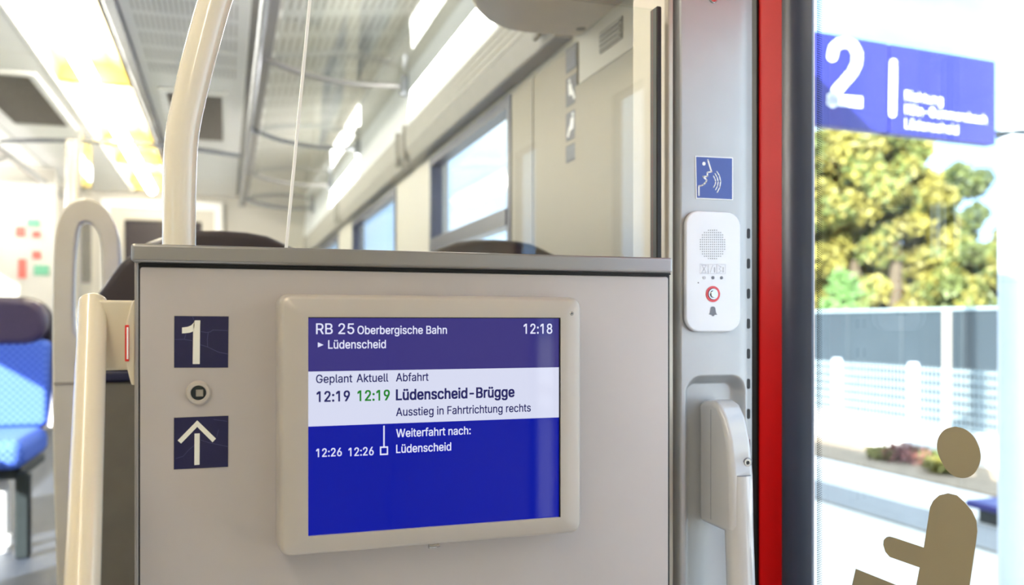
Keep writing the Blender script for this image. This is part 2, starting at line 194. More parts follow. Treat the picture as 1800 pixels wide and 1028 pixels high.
def text(name, s, p, xd, width, cap, m, parent, bold=0, off=.0004, nrm=(0, -1, 0)):
    x = 0; lo = 1e9; hi = -1e9; layers = {}
    area = lambda q: sum(q[i][0]*q[(i+1) % len(q)][1]-q[(i+1) % len(q)][0]*q[i][1] for i in range(len(q)))
    for ch in s:
        adv, cs = GL[ch]
        cs = [[(c[i]/1000+x, c[i+1]/1000) for i in range(0, len(c), 2)] for k, c in enumerate(cs) if not (ch == '1' and k == 0)]
        if cs:
            sg = 1 if area(max(cs, key=lambda q: abs(area(q)))) > 0 else -1
            outs = [q for q in cs if area(q)*sg > 0]
            bb = lambda q: (min(p[0] for p in q), max(p[0] for p in q), min(p[1] for p in q), max(p[1] for p in q))
            for k, q in enumerate(outs):        # overlapping strokes of one letter go to separate fills
                B = bb(q); hs = [h for h in cs if area(h)*sg < 0 and B[0] <= bb(h)[0] and B[1] >= bb(h)[1] and B[2] <= bb(h)[2] and B[3] >= bb(h)[3]]
                layers.setdefault(k, []).extend([q]+hs); lo = min(lo, B[0]); hi = max(hi, B[1])
        x += adv/1000
    me = bpy.data.meshes.new(name); bmm = bmesh.new()
    for k, loops in layers.items():
        cu = bpy.data.curves.new(name, 'CURVE'); cu.dimensions = '2D'; cu.fill_mode = 'BOTH'
        for q in loops:
            sp = cu.splines.new('POLY'); sp.points.add(len(q)-1); sp.use_cyclic_u = True
            for w, p_ in zip(sp.points, q): w.co = (p_[0], p_[1], 0, 1)
        o = bpy.data.objects.new(name, cu); COL.objects.link(o)
        tmp = bpy.data.meshes.new_from_object(o.evaluated_get(bpy.context.evaluated_depsgraph_get())); bpy.data.objects.remove(o)
        bmm.from_mesh(tmp); bpy.data.meshes.remove(tmp)
    bmm.to_mesh(me); bmm.free()
    xd = Vector(xd).normalized(); n = Vector(nrm); sx = width/(hi-lo); sz = cap/.51
    for v in me.vertices:
        q = Vector(p)+xd*((v.co.x-lo)*sx)+Vector((0, 0, v.co.y*sz))+n*off; v.co = q
    if bold:                                # heavier weight: the same outlines laid again a hair to each side
        b = bmesh.new(); b.from_mesh(me); base = list(b.faces); d = bold*cap/.51*.5
        for k, (dx, dz) in enumerate(((1, .7), (-1, .7), (1, -.7), (-1, -.7))):
            r = bmesh.ops.duplicate(b, geom=base)
            for e in r['geom']:
                if isinstance(e, bmesh.types.BMVert): e.co += xd*(dx*d)+Vector((0, 0, dz*d))+n*(.00001*(k+1))
        b.to_mesh(me); b.free()
    me.name = name
    return link_mesh(name, me, m, parent)
def flat(mb, pts): mb.add(pts, [tuple(range(len(pts)))]); return mb
def stroke(mb, pts, w, T, closed=False, nd=10):
    """flat round-jointed stroke; pts in pixel space, w pixel width, T maps pixels onto the real surface"""
    q = pts+[pts[0]] if closed else pts
    for a, b in zip(q, q[1:]):
        dx, dy = b[0]-a[0], b[1]-a[1]; L = math.hypot(dx, dy) or 1; nx, ny = -dy/L*w/2, dx/L*w/2
        flat(mb, [T(a[0]+nx, a[1]+ny), T(a[0]-nx, a[1]-ny), T(b[0]-nx, b[1]-ny), T(b[0]+nx, b[1]+ny)])
    for a in pts: flat(mb, [T(a[0]+w/2*math.cos(k*2*math.pi/nd), a[1]+w/2*math.sin(k*2*math.pi/nd)) for k in range(nd)])
    return mb
# ------------------------------------------------------------------ palette
mat('panel', (188, 183, 182), .42, .35, var=.03, scale=6, bump=.05, bscale=900, spec=.5)
mat('ledge', (158, 158, 158), .33, .8, var=.03, scale=8, bump=.04, bscale=900)
mat('frame', (160, 158, 156), .35, .5, var=.03)
mat('black', (14, 14, 15), .5, var=.1)
mat('bezel', (182, 176, 168), .33, .1, var=.02, scale=10, coat=.15)
mat('ivory', (226, 220, 204), .16, 0, var=.02, scale=10, coat=.6)
mat('cream', (210, 201, 180), .25, 0, var=.02, scale=8, coat=.4)
mat('cream_worn', (205, 202, 192), .28, 0, var=.05, scale=12, coat=.3)
mat('navy', (26, 27, 70), .3, var=.06, scale=60)
mat('navy_dark', (20, 24, 62), .4)
mat('stickerblue', (62, 84, 160), .35, var=.04)
mat('white', (236, 238, 240), .35, var=.01)
mat('cream_print', (228, 228, 218), .4, var=.02)
mat('crack', (74, 74, 118), .45, var=.1)
mat('steel', (190, 188, 184), .22, .95, var=.05)
mat('pillar', (176, 178, 180), .42, .35, var=.05, scale=9, bump=.15, bscale=1100)
mat('post', (178, 170, 156), .4, .2, var=.03)
mat('intercom', (228, 230, 236), .3, var=.01, coat=.2)
mat('red', (238, 0, 4), .5, var=.03, spec=.25)
mat('pinkred', (214, 70, 78), .4)
mat('grey_print', (112, 116, 126), .5)
mat('pale_print', (196, 198, 206), .5)
mat('rubber', (66, 74, 92), .38, var=.06, spec=.6)
mat('handle', (196, 196, 196), .16, 0, var=.02, coat=.6)
mat('wall', (204, 199, 188), .45, var=.02, scale=3)
mat('tan', (130, 120, 100), .4, var=.02, scale=3)
mat('ceiling', (250, 248, 243), .45, var=.015, scale=3)
mat('seam', (150, 146, 138), .6)
mat('slot', (206, 202, 194), .7)
mat('vent', (150, 142, 134), .7, var=.08, scale=40)
mat('alu', (178, 182, 190), .25, .85, var=.05)
mat('trough', (196, 176, 96), .4, var=.02)
mat('shell', (46, 38, 44), .42, var=.05, coat=.1)
mat('leather', (66, 56, 84), .38, var=.08, scale=50)
mat('greyback', (104, 102, 94), .55, var=.05, scale=30)
mat('floor', (66, 73, 86), .45, var=.08, scale=14); mat('floor_light', (156, 156, 158), .5, var=.06, scale=20)
mat('cassette', (176, 172, 164), .5, var=.04, scale=20)
mat('navyframe', (46, 54, 84), .3, var=.05)
mat('sticker_back', (150, 138, 108), .6, var=.02)
mat('darkmetal', (52, 60, 62), .4, .4)
mat('green', (110, 176, 140), .5); mat('signred', (214, 36, 30), .5); mat('signpale', (214, 104, 92), .5)
mat('concrete', (214, 208, 196), .8, var=.05, scale=3)
mat('kerb', (236, 232, 226), .8, var=.04, scale=5)
mat('asphalt', (140, 138, 134), .85, var=.06, scale=8)
mat('soil', (150, 130, 106), .9, var=.15, scale=9)
mat('cladding', (60, 70, 76), .45, .2, var=.05, scale=3)
mat('mast', (212, 220, 228), .35, var=.02)
mat('fence', (190, 204, 206), .4, .5)
mat('signblue', (34, 38, 122), .4, var=.02)
mat('bark', (92, 80, 62), .9, var=.2)
for nme, c in (('leaf_yellow', (138, 130, 60)), ('leaf_green', (100, 110, 54)), ('leaf_dark', (72, 86, 56)), ('leaf_fresh', (112, 146, 84))):
    mat(nme, c, .6, var=.45, scale=1.3)
mat('grass', (120, 132, 76), .9, var=.2)
mat('weed_red', (140, 88, 80), .9, var=.3)
glass('pane', (.97, .985, .98), .045); glass('screen_glass', (.97, .985, .97), .06); glass('rack_glass', (.96, .97, .96), .07)
glass('doorglass', (.95, .98, .99), .045)
def emitter(name, rgb, strength, rough=.5):
    m = mat(name, rgb, rough, emit=rgb, estr=strength); return m
emitter('tube', (255, 252, 242), 17)
emitter('lamp', (255, 251, 248), 12); emitter('lamp_l', (255, 251, 248), 22)
emitter('lamp_v', (255, 251, 248), 15)
def display(name, rgb, k=.58):
    m = mat(name, (6, 6, 10), .05, var=0, emit=rgb, estr=k, spec=.3); return m
display('lcd_blue', (0, 18, 158)); display('lcd_head', (56, 50, 124)); display('lcd_white', (214, 218, 240))  # lcd_head has the reflection over the header mixed into its colour
display('lcd_ink', (34, 34, 96)); display('lcd_green', (34, 132, 44)); display('lcd_text', (226, 228, 250))
# blue woven seat cloth
m = mat('cloth', (60, 92, 200), .85, var=.1, scale=60)
t = m.node_tree; b = t.nodes['Principled BSDF']; ck = t.nodes.new('ShaderNodeTexChecker'); ck.inputs['Scale'].default_value = 70
ck.inputs['Color1'].default_value = lin((56, 92, 200))+(1,); ck.inputs['Color2'].default_value = lin((92, 128, 222))+(1,)
g = t.nodes.new('ShaderNodeNewGeometry'); t.links.new(g.outputs['Position'], ck.inputs['Vector']); t.links.new(ck.outputs[0], b.inputs['Base Color'])

# ------------------------------------------------------------------ the coach: key planes (metres)
XR, XL, XC = .85, -2.17, -.66          # side walls, centre line
ZC, ZV = 2.45, 2.45                    # ceiling
YE = 9.6                               # far end wall
FS = .20                               # raised saloon floor
XD = .80                               # door plane
YB = -2.4
# floors
struct('floor', MB().box(XL-.08, .93, YB, 1.30, -.10, 0), 'floor_light')
struct('floor', MB().box(XL-.08, .93, 1.30, YE, -.10, FS), 'floor')
# right wall with window openings
WZ0, WZ1 = .92, CZ+.72
wins_r = [(2.56, 3.69), (4.49, 6.14), (6.95, 8.75)]
struct('wall_right', walled(MB(), 'x', XR, .08, 1.20, YE+.08, 0, 2.75, [(a, b, WZ0, WZ1) for a, b in wins_r]), 'wall')
struct('wall_right', walled(MB(), 'x', XD, .03, YB, 1.20, 0, 2.75, [(-.30, -.11, .06, CZ+.5), (.37, .53, .06, CZ+.5), (.56, 1.20, 0, 2.05)]), 'wall')
wins_l = [(-1.9, -.9), (1.9, 3.3), (3.62, 5.2), (5.7, 7.2), (7.6, 8.9)]
struct('wall_left', walled(MB(), 'x', XL-.08, .08, YB, YE+.08, 0, 2.75, [(a, b, WZ0, WZ1) for a, b in wins_l]), 'wall')
struct('wall_front', walled(MB(), 'y', YB-.08, .08, XL-.08, .93, 0, 2.75, []), 'wall')
# far end wall with a door
struct('wall_back', walled(MB(), 'y', YE, .08, XL-.08, .93, 0, 2.75, []), 'wall')
for k, (wl, X0, X1) in enumerate(((wins_r, XR, XR+.08), (wins_l, XL-.08, XL))):
    for i, (a, b) in enumerate(wl):
        n = 'window_%d' % (k*5+i+1)
        e = 'x'; fr = MB(); s = .035; xo = X0-.006 if k == 0 else X0+.02; x1 = xo+.05 if k == 0 else X1+.006
        fr = walled(MB(), 'x', xo, x1-xo, a-.0, b+.0, WZ0, WZ1, [(a+s, b-s, WZ0+s, WZ1-s)])
        w = struct(n, fr, 'navyframe')
        xm = (X0+X1)/2
        obj('pane', MB().box(xm-.003, xm+.003, a+s, b-s, WZ0+s, WZ1-s), 'pane', w)
        obj('transom', MB().box(xo-.004, x1, a+s, b-s, 1.41, 1.465), 'navyframe', w)
for n, y0, y1 in (('window_11', -.30, -.11), ('window_12', .37, .53)):
    w = struct(n, walled(MB(), 'x', XD+.005, .02, y0, y1, .06, CZ+.5, [(y0+.006, y1-.006, .07, CZ+.49)]), 'rubber')
    obj('pane', MB().box(XD+.012, XD+.017, y0+.006, y1-.006, .07, CZ+.49), 'pane', w)
# ceiling: base with the lamp trough left open, raised side bays over the racks
TX0, TX1 = -.885, -.515
cb = MB().box(-1.46, TX0, YB, YE, ZC, ZC+.12).box(TX1, .136, YB, YE, ZC, ZC+.12)
cb.box(TX0, TX1, YB, YE, ZC+.13, ZC+.15)
cb.slab_y([(.136, ZC), (.93, ZC+.10), (.93, ZC+.22), (.136, ZC+.12)], YB, YE)
cb.slab_y([(-1.46, ZC), (-2.25, ZC+.10), (-2.25, ZC+.22), (-1.46, ZC+.12)], YB, YE)
ceil = struct('ceiling', cb, 'seam')
# panels of the ceiling, a gap between neighbours
pr, seed = [], 0
for y in np.arange(-2.4, 9.5, 1.2):
    for x0, x1 in ((-1.455, TX0-.03), (TX1+.085, .10)):
        obj('panel', MB().box(x0, x1, y+.006, y+1.194, ZC-.012, ZC-.001), 'ceiling', ceil, bevel=.003, seg=1)
    for sgn, xa, xb in ((1, .150, .84), (-1, -1.47, -2.16)):
        za = lambda x: ZC+.10*abs(x-(.136 if sgn > 0 else -1.46))/.794
        obj('panel', MB().slab_y([(xa, za(xa)-.001), (xb, za(xb)-.001), (xb, za(xb)-.012), (xa, za(xa)-.012)], y+.006, y+1.194), 'ceiling', ceil)
# rows of narrow perforations in the panels right of the lamps and over the rack
pf = MB()
for y in np.arange(.9, 4.75, .24):
    for x in np.arange(-.38, .06, .022): pf.box(x, x+.007, y+.02, y+.20, ZC-.0135, ZC-.0115)
stuff(obj('perforation', pf, 'slot', ceil))
pf = MB()
for y in np.arange(2.4, 8.9, .30):
    for x in np.arange(.22, .80, .035):
        z = ZC+.10*(x-.136)/.794-.0125; pf.box(x, x+.012, y+.02, y+.22, z-.001, z+.001)
stuff(obj('perforation', pf, 'slot', ceil))
# coving strip (bright white) above the windows, both sides
struct('trim_1', MB().slab_y([(XR-.004, CZ+.92), (XR-.004, CZ+1.17), (XR-.03, CZ+1.19), (XR-.050, CZ+.935), (XR-.045, CZ+.92)], 2.02, YE), 'white')
struct('trim_2', MB().slab_y([(XL+.004, CZ+.92), (XL+.004, CZ+1.17), (XL+.03, CZ+1.19), (XL+.050, CZ+.935), (XL+.045, CZ+.92)], 1.6, YE), 'white')
# lamp covers in the coving; left ones unseen, added to brighten the ceiling
for xw, s_, side in ((XR, -1, 'right'), (XL, 1, 'left')):
    for (a, b), pl in zip(((2.30, 3.92), (5.55, 7.10)) if xw == XR else ((4.9, 6.8), (6.9, 8.9)), ('nearer', 'farther')):
        tag(obj('wall_lamp', MB().slab_y([(xw+s_*.048, CZ+.945), (xw+s_*.056, CZ+.945), (xw+s_*.040, CZ+1.075), (xw+s_*.032, CZ+1.075)], a, b), 'lamp' if xw == XR else 'lamp_l'),
            '%s white glowing lamp strip above the windows on the %s wall' % (pl, side), 'light', 'lamp strips above the windows')
# aluminium rail beside the lamp trough
for n, x0, x1 in (('trim_3', TX1+.03, TX1+.08),):
    struct(n, MB().box(x0, x1, YB, YE, ZC-.030, ZC-.001), 'alu', bevel=.006)
struct('trim_4', MB().box(TX1+.004, TX1+.026, YB, YE, ZC-.016, ZC-.001), 'darkmetal')
struct('trim_5', MB().box(TX0-.026, TX0-.004, YB, YE, ZC-.014, ZC-.001), 'ceiling')
# lamps in the trough
lab = ['fluorescent ceiling lamp in cream trough, nearest bright one at the top left', 'second fluorescent ceiling lamp along the trough, behind the first dark joint',
       'third fluorescent ceiling lamp along the trough, short bright patch', 'fourth fluorescent ceiling lamp in the trough, beyond the ceiling arch', 'farthest fluorescent ceiling lamp, beside the ivory pole']
jy = [PZ(165, 145, ZC).y, PZ(224, 257, ZC).y, PZ(243, 288, ZC).y, PZ(277, 324, ZC).y]
segs = [(2.62, jy[0]-.02), (jy[0]+.02, jy[1]-.02), (jy[1]+.02, jy[2]-.02), (jy[2]+.02, jy[3]-.02), (jy[3]+.02, 9.4)]
vest = [(-2.2, .2), (.24, 2.58)]
for i, (a, b) in enumerate(segs+vest):
    L = lab[i] if i < 5 else ('fluorescent ceiling lamp over the doorway area behind the viewer' if i == 5 else 'fluorescent ceiling lamp directly over the doorway area')
    t = thing('ceiling_light', L, 'light', (-.70, a, ZC), 'fluorescent lamps in the ceiling trough')
    hw = MB(); w = .012
    pr = [(TX0, ZC-.002), (TX0+.02, ZC+.055), (TX0+.09, ZC+.10), (TX1-.09, ZC+.10), (TX1-.02, ZC+.055), (TX1, ZC-.002)]
    pr2 = [(TX1, ZC+.02), (TX1, ZC+.125), (TX0, ZC+.125), (TX0, ZC+.02)]
    hw.slab_y(pr+pr2, a, b); obj('housing', hw, 'trough', t)
    obj('end_plate', MB().slab_y(pr, a, a+.012), 'trough', t); obj('end_plate', MB().slab_y(pr, b-.012, b), 'trough', t)
    obj('tube', MB().cyl((-.71, a+.05, ZC-.012), (-.71, b-.05, ZC-.012), .042, 16), 'tube' if i < 5 else 'lamp_v', t, smooth=True)
# dark ceiling grilles
def grille(pts, L):
    xs = [p[0] for p in pts]; ys = [p[1] for p in pts]
    x0, x1, y0, y1 = min(xs), max(xs), min(ys), max(ys)
    t = thing('ceiling_vent', L, 'vent', ((x0+x1)/2, (y0+y1)/2, ZC-.03), 'dark square grilles in the ceiling')
    obj('frame', walled(MB(), 'y', 0, 1, 0, 1, 0, 1, []).__class__().add(*frame_z(x0-.04, x1+.04, y0-.05, y1+.05, x0, x1, y0, y1, ZC-.03, ZC-.012)), 'ceiling', t)
    obj('backing', MB().box(x0, x1, y0, y1, ZC-.016, ZC-.013), 'vent', t)
    lv = MB(); n = 26
    for k in range(n):
        y = y0+(y1-y0)*k/n; lv.box(x0, x1, y, y+.012, ZC-.028, ZC-.016)
    stuff(obj('louvre', lv, 'vent', t))
def frame_z(X0, X1, Y0, Y1, x0, x1, y0, y1, z0, z1):
    m = MB(); m.box(X0, x0, Y0, Y1, z0, z1); m.box(x1, X1, Y0, Y1, z0, z1); m.box(x0, x1, Y0, y0, z0, z1); m.box(x0, x1, y1, Y1, z0, z1); return m.v, m.f
def gq(p, q, r): a, b, c = PZ(*p, ZC-.02), PZ(*q, ZC-.02), PZ(*r, ZC-.02); return [(c.x, a.y), (b.x, b.y)]
grille(gq((60, 133), (122, 222), (33, 222)), 'dark grey square ceiling vent left of the lamps')
grille(gq((395, 168), (392, 248), (290, 152)), 'dark grey square ceiling vent just right of the curved ivory pole')
# ceiling arch rail across the aisle
t = tag(obj('arch_rail', MB().tube(smooth_path([(-1.43, 6.5, 2.31), (-1.1, 6.5, 2.34), (-.66, 6.5, 2.35), (-.2, 6.5, 2.335), (.10, 6.5, 2.305)], 8), .014, 10), 'alu', smooth=True),
        'thin grey arched bar crossing the ceiling above the aisle', 'rail')
# blind cassettes over the right windows, with brackets and ribs
grp = 'roller blind boxes above the right windows'
for (a, b), L in zip([(2.06, 3.95), (4.0, 6.4), (6.45, 9.2)], ['grey ribbed blind box above the large right window', 'grey ribbed blind box above the second right window', 'grey ribbed blind box above the farthest right window']):
    t = thing('blind_box', L, 'blind', (XR-.03, (a+b)/2, CZ+.73), grp)
    obj('case', MB().slab_y([(XR-.004, CZ+.735), (XR-.004, CZ+.912), (XR-.05, CZ+.912), (XR-.075, CZ+.89), (XR-.075, CZ+.79), (XR-.05, CZ+.735)], a, b), 'cassette', t, bevel=.006, seg=2)
    for z in (.795, .82, .845, .87): obj('rib', MB().box(XR-.0775, XR-.072, a+.02, b-.02, CZ+z, CZ+z+.008), 'cassette', t)
    for y in (a+.06, b-.06): obj('bracket', MB().box(XR-.085, XR-.07, y-.02, y+.02, CZ+.745, CZ+.905), 'seam', t, bevel=.004, seg=1)

# ------------------------------------------------------------------ luggage racks
def rack(name, xr, xw, y0, y1, arms, L):
    t = thing(name, L, 'luggage rack', (xr, (y0+y1)/2, CZ+1.15), 'glass luggage racks along both walls')
    zr = CZ+1.20; s = 1 if xw > xr else -1
    obj('rail', MB().tube([(xr, y0, zr), (xr, y1, zr)], .017, 14), 'alu', t, smooth=True)
    obj('rail', MB().tube([(xr+s*.05, y0, zr+.035), (xr+s*.05, y1, zr+.035)], .012, 12), 'darkmetal', t, smooth=True)
    obj('channel', MB().box(xr+s*.018, xr+s*.055, y0, y1, zr-.006, zr+.002), 'frame', t)
    obj('shelf', MB().slab_y([(xr+s*.07, zr-.012), (xw-s*.01, zr-.03), (xw-s*.01, zr-.022), (xr+s*.07, zr-.004)], y0, y1), 'rack_glass', t)
    for i, y in enumerate(arms):
        obj('arm', MB().tube(smooth_path([(xr, y, zr+.005), (xr+s*.18, y, zr-.055), (xr+s*.42, y, zr-.085), (xw-s*.06, y, zr-.075)], 6), .0125, 12), 'alu' if i % 2 == 0 else 'frame', t, smooth=True)
        obj('bracket', MB().box(xw-s*.07, xw-s*.002, y-.03, y+.03, zr-.12, zr-.03), 'alu', t, bevel=.006, seg=2)
rack('luggage_rack', .136, XR, 2.3, 9.2, (2.6, 4.03, 5.55, 7.1, 8.6), 'glass luggage rack with steel arms above the right-hand windows')
rack('luggage_rack', -1.46, XL, 2.3, 9.2, (2.6, 4.0, 5.5, 7.0, 8.6), 'glass luggage rack above the left-hand wall, seen at the far left')

# ------------------------------------------------------------------ rear of the saloon
t = thing('end_door', 'cream sliding door with dark window in the far end wall', 'door', (-.62, YE-.05, FS))
obj('leaf', walled(MB(), 'y', YE-.05, .04, -1.12, -.12, FS, 2.28, [(-.99, -.24, 1.5, 2.16)]), 'wall', t)
obj('frame', walled(MB(), 'y', YE-.07, .06, -1.20, -.04, FS, 2.36, [(-1.12, -.12, FS, 2.28)]), 'ceiling', t, bevel=.008, seg=1)
obj('window', MB().box(-.985, -.245, YE-.025, YE-.018, 1.505, 2.155), 'shell', t)
# small safety signs on a notice wall
for (u, v, w, h, c, L) in ((32, 455, 14, 34, 'signpale', 'small dark red sign on the cream wall, far left'), (57, 441, 15, 14, 'signpale', 'small bright red sign above the green one, far left'),
                           (60, 466, 26, 18, 'green', 'small green rescue sign below the bright red one'), (28, 398, 16, 18, 'signpale', 'faint upper red sign on the cream wall, far left'),
                           (48, 385, 22, 14, 'green', 'faint upper green sign on the cream wall, far left'), (57, 406, 14, 12, 'signpale', 'faint red sign below the upper green sign')):
    Yw = 8.2; p = PY(u, v, Yw); q = PY(u+w, v+h, Yw)
    tag(obj('safety_sign', MB().box(p.x, q.x, Yw-.010, Yw-.002, q.z, p.z), c), L, 'sign', 'safety signs on the far cream wall')
a = PY(98, 500, 8.2)
struct('wall_partition', MB().box(XL, a.x, 8.2, 8.24, FS, 2.42), 'wall')
p = thing('partition_pole', 'cream floor-to-ceiling pole pair with a glass pane beside it, left of the aisle', 'pole', (PY(125, 500, 6.42).x, 6.42, FS))
for u in (121, 131):
    q = PY(u, 500, 6.42); obj('post', MB().cyl((q.x, 6.42, FS), (q.x, 6.42, 2.33), .020, 14), 'cream', p, smooth=True)
q = PY(141, 500, 6.42); obj('pane', MB().box(q.x-.006, q.x+.006, 6.42, 6.9, 1.1, 2.40), 'rack_glass', p)
obj('pane_edge', MB().box(q.x-.007, q.x+.007, 6.405, 6.42, 1.1, 2.40), 'frame', p)
# ------------------------------------------------------------------ passenger seats
def arch(xc, z0, k=1.0):
    """outline of a rounded seat back, top at CZ+.19"""
    hw = [(-.0, .19), (.05, .188), (.09, .182), (.142, .160), (.19, .118), (.235, .050), (.25, -.02), (.25, -.25)]
    hw = [p for p in hw if CZ+p[1] > z0+.01]
    L = [(xc-a*k, CZ+b) for a, b in reversed(hw)]; R = [(xc+a*k, CZ+b) for a, b in hw[1:]]
    return [(xc-.25*k, z0)]+L+R+[(xc+.25*k, z0)]
def seat_away(xc, y, L):
    t = thing('passenger_seat', L, 'seat', (xc, y, FS), 'dark seats just behind the partition')
    obj('back_shell', MB().slab_y(arch(xc, 1.004), y, y+.05), 'shell', t, bevel=.014, seg=3, smooth=True)
    obj('backrest', MB().slab_y([(x*.94+xc*.06, z-.012) for x, z in arch(xc, .70)], y+.045, y+.13), 'cloth', t, bevel=.03, seg=3, smooth=True)
    obj('trim_band', MB().box(xc-.25, xc+.25, y-.004, y+.05, .985, 1.006), 'navy_dark', t, bevel=.004, seg=1)
    obj('lower_back', MB().box(xc-.25, xc+.25, y+.002, y+.05, .32, .986), 'greyback', t, bevel=.006, seg=1)
    obj('cushion', MB().box(xc-.23, xc+.23, y+.08, y+.55, .58, .70), 'cloth', t, bevel=.03, seg=3)
    obj('pedestal', MB().box(xc-.06, xc+.06, y+.15, y+.40, FS, .58), 'darkmetal', t, bevel=.01, seg=1)
seat_away(-.010, 1.85, 'dark seat back directly behind the partition, its top beside the ivory pole')
seat_away(.577, 1.85, 'dark seat back behind the glass screen, its top below the large window')
# grab loop at the aisle side of the nearest seat
G1 = 2.03
outer = [(112, 1100), (108, 1028), (104, 900), (101, 800), (100, 670), (100, 560), (101, 470), (104, 415), (112, 384), (127, 364), (149, 355), (170, 361), (189, 379), (201, 404), (207, 436), (208, 480), (208, 620), (208, 1100)]
inner = [(185, 440), (181, 415), (170, 396), (158, 388), (147, 388), (138, 395), (133, 412), (129, 450), (127, 500), (127, 560), (130, 588), (137, 599), (160, 600), (185, 599)]
me_o = [PY(u, v, G1) for u, v in outer]; me_i = [PY(u, v, G1) for u, v in inner]
t = thing('grab_loop', 'pale grey seat-side grab loop standing left of the cream tube', 'handle', (me_o[0].x+.05, G1, FS))
cu = bpy.data.curves.new('loop', 'CURVE'); cu.dimensions = '2D'; cu.fill_mode = 'BOTH'; cu.extrude = .014; cu.bevel_depth = .006; cu.bevel_resolution = 3
def sm2(pts): return [(q.x, q.y) for q in smooth_path([(p.x, p.z, 0) for p in pts], 5)]
for loop in (sm2(me_o[:-1])+[(me_o[-1].x, me_o[-1].z)], sm2(me_i+[me_i[0]])[:-1]):
    sp = cu.splines.new('POLY'); sp.points.add(len(loop)-1); sp.use_cyclic_u = True
    for q, w in zip(sp.points, loop): q.co = (w[0], w[1], 0, 1)
o = bpy.data.objects.new('loop', cu); COL.objects.link(o)
me = bpy.data.meshes.new_from_object(o.evaluated_get(bpy.context.evaluated_depsgraph_get())); bpy.data.objects.remove(o)
for v in me.vertices: v.co = (v.co.x, G1-v.co.z, v.co.y)
me.name = 'loop'; link_mesh('loop', me, 'cream_worn', t, smooth=True)
a, b = PY(98, 671, G1), PY(215, 673, G1); obj('seam', MB().box(a.x, b.x, G1-.0215, G1-.019, b.z, a.z), 'seam', t)
# seat facing the viewer at the far left
def seat_front(xr, y, w, L, grp, parts=True):
    xc = xr-w/2; t = thing('passenger_seat', L, 'seat', (xc, y, FS), grp)
    def rr(z0, z1, r, inset=0): return rrect(xr-w+inset, xr-inset, z0, z1, r)
    obj('back_shell', MB().slab_y(rr(.62, 1.215, .12), y+.04, y+.10), 'shell', t, bevel=.02, smooth=True)
    obj('headrest', MB().slab_y(rr(1.005, 1.205, .09, .012), y-.07, y+.045), 'leather', t, bevel=.03, smooth=True)
    obj('backrest', MB().slab_y([(x, z) for x, z in rr(.66, 1.03, .03, .004)], y-.06, y+.045), 'cloth', t, bevel=.025, smooth=True)
    obj('cushion', MB().box(xr-w+.01, xr-.01, y-.50, y, .545, .66), 'cloth', t, bevel=.045, seg=4, smooth=True)
    obj('armrest', MB().tube(smooth_path([(xr+.025, y+.03, 1.0), (xr+.03, y-.03, .85), (xr+.03, y-.06, .78), (xr+.02, y-.1, .66)], 5), .022, 12), 'frame', t, smooth=True)
    obj('frame', MB().box(xr-w+.03, xr-.03, y-.42, y+.02, .50, .545).box(xr-.05, xr+.0, y-.45, y-.40, FS, .53), 'darkmetal', t, bevel=.008, seg=1)
    for x in (xr-.12, xr-w+.10):
        obj('leg', MB().tube([(x, y-.30, .50), (x, y-.30, FS+.05), (x, y-.30, FS)], .022, 12), 'white', t, smooth=True)
    obj('foot_bar', MB().box(xr-w+.06, xr-.09, y-.32, y-.28, FS+.02, FS+.07), 'white', t, bevel=.01, seg=2)
seat_front(-.715, 4.15, .46, 'blue patterned seat with purple headrest and a bright sun patch, at the left edge', 'blue seats facing the viewer')
for i, (xr, y, L) in enumerate(((-1.25, 4.15, 'blue patterned seat beside the left wall, outside the sun patch'), (-1.22, 6.1, 'blue patterned seat in the next row by the left wall'), (-.95, 6.1, 'blue patterned seat in the next row by the aisle'),)):
    if i == 0: seat_front(xr, y, .46, L, 'blue seats facing the viewer')
# ------------------------------------------------------------------ partition cabinet
YP = 1.02
def bx(mb, u0, v0, u1, v1, Y, d, uref=None):
    """box whose front face on the plane Y spans these measured points"""
    a, b = PY(u0, v0, Y), PY(u1, v1, Y); return mb.box(a.x, b.x, Y, Y+d, b.z, a.z)
zt, zl, zp = PY(232, 427.5, YP-.012).z, PY(232, 459.5, YP-.012).z, PY(250, 469.3, YP).z
xa, xb = PY(230, 440, YP-.012).x, PY(1183, 470, YP-.012).x
pa, pb = PY(246, 600, YP).x, PY(1174, 600, YP).x
fa, fb = PY(236.5, 600, YP).x, PY(1178, 600, YP).x
cab = thing('partition_cabinet', 'grey metal partition cabinet carrying the passenger display, with a rounded top ledge', 'cabinet', ((xa+xb)/2, YP+.04, 0))
obj('body', MB().box(fa, fb, YP+.006, YP+.075, .02, zl-.001), 'frame', cab, bevel=.002, seg=2)
obj('edge_lip', MB().box(fa, fa+.004, YP-.001, YP+.01, .02, zp+.0075).box(fa, fb, YP-.002, YP+.01, zp+.0045, zp+.0085), 'frame', cab, bevel=.001, seg=1)
obj('gasket', MB().box(fa+.0035, fb-.0005, YP+.001, YP+.0066, .02, zp+.0045), 'black', cab)
obj('panel', MB().slab_y(rrect(pa, pb, .05, zp, .003, 3), YP-.001, YP+.006), 'panel', cab, bevel=.0008, seg=2)
obj('ledge', MB().slab_y(rrect(xa, xb, zl, zt, .0035, 4), YP-.012, YP+.085), 'ledge', cab, bevel=.003, seg=3)
obj('shadow_gap', MB().box(fa+.006, fb, YP-.0015, YP+.01, zl-.0022, zl-.0002), 'black', cab)
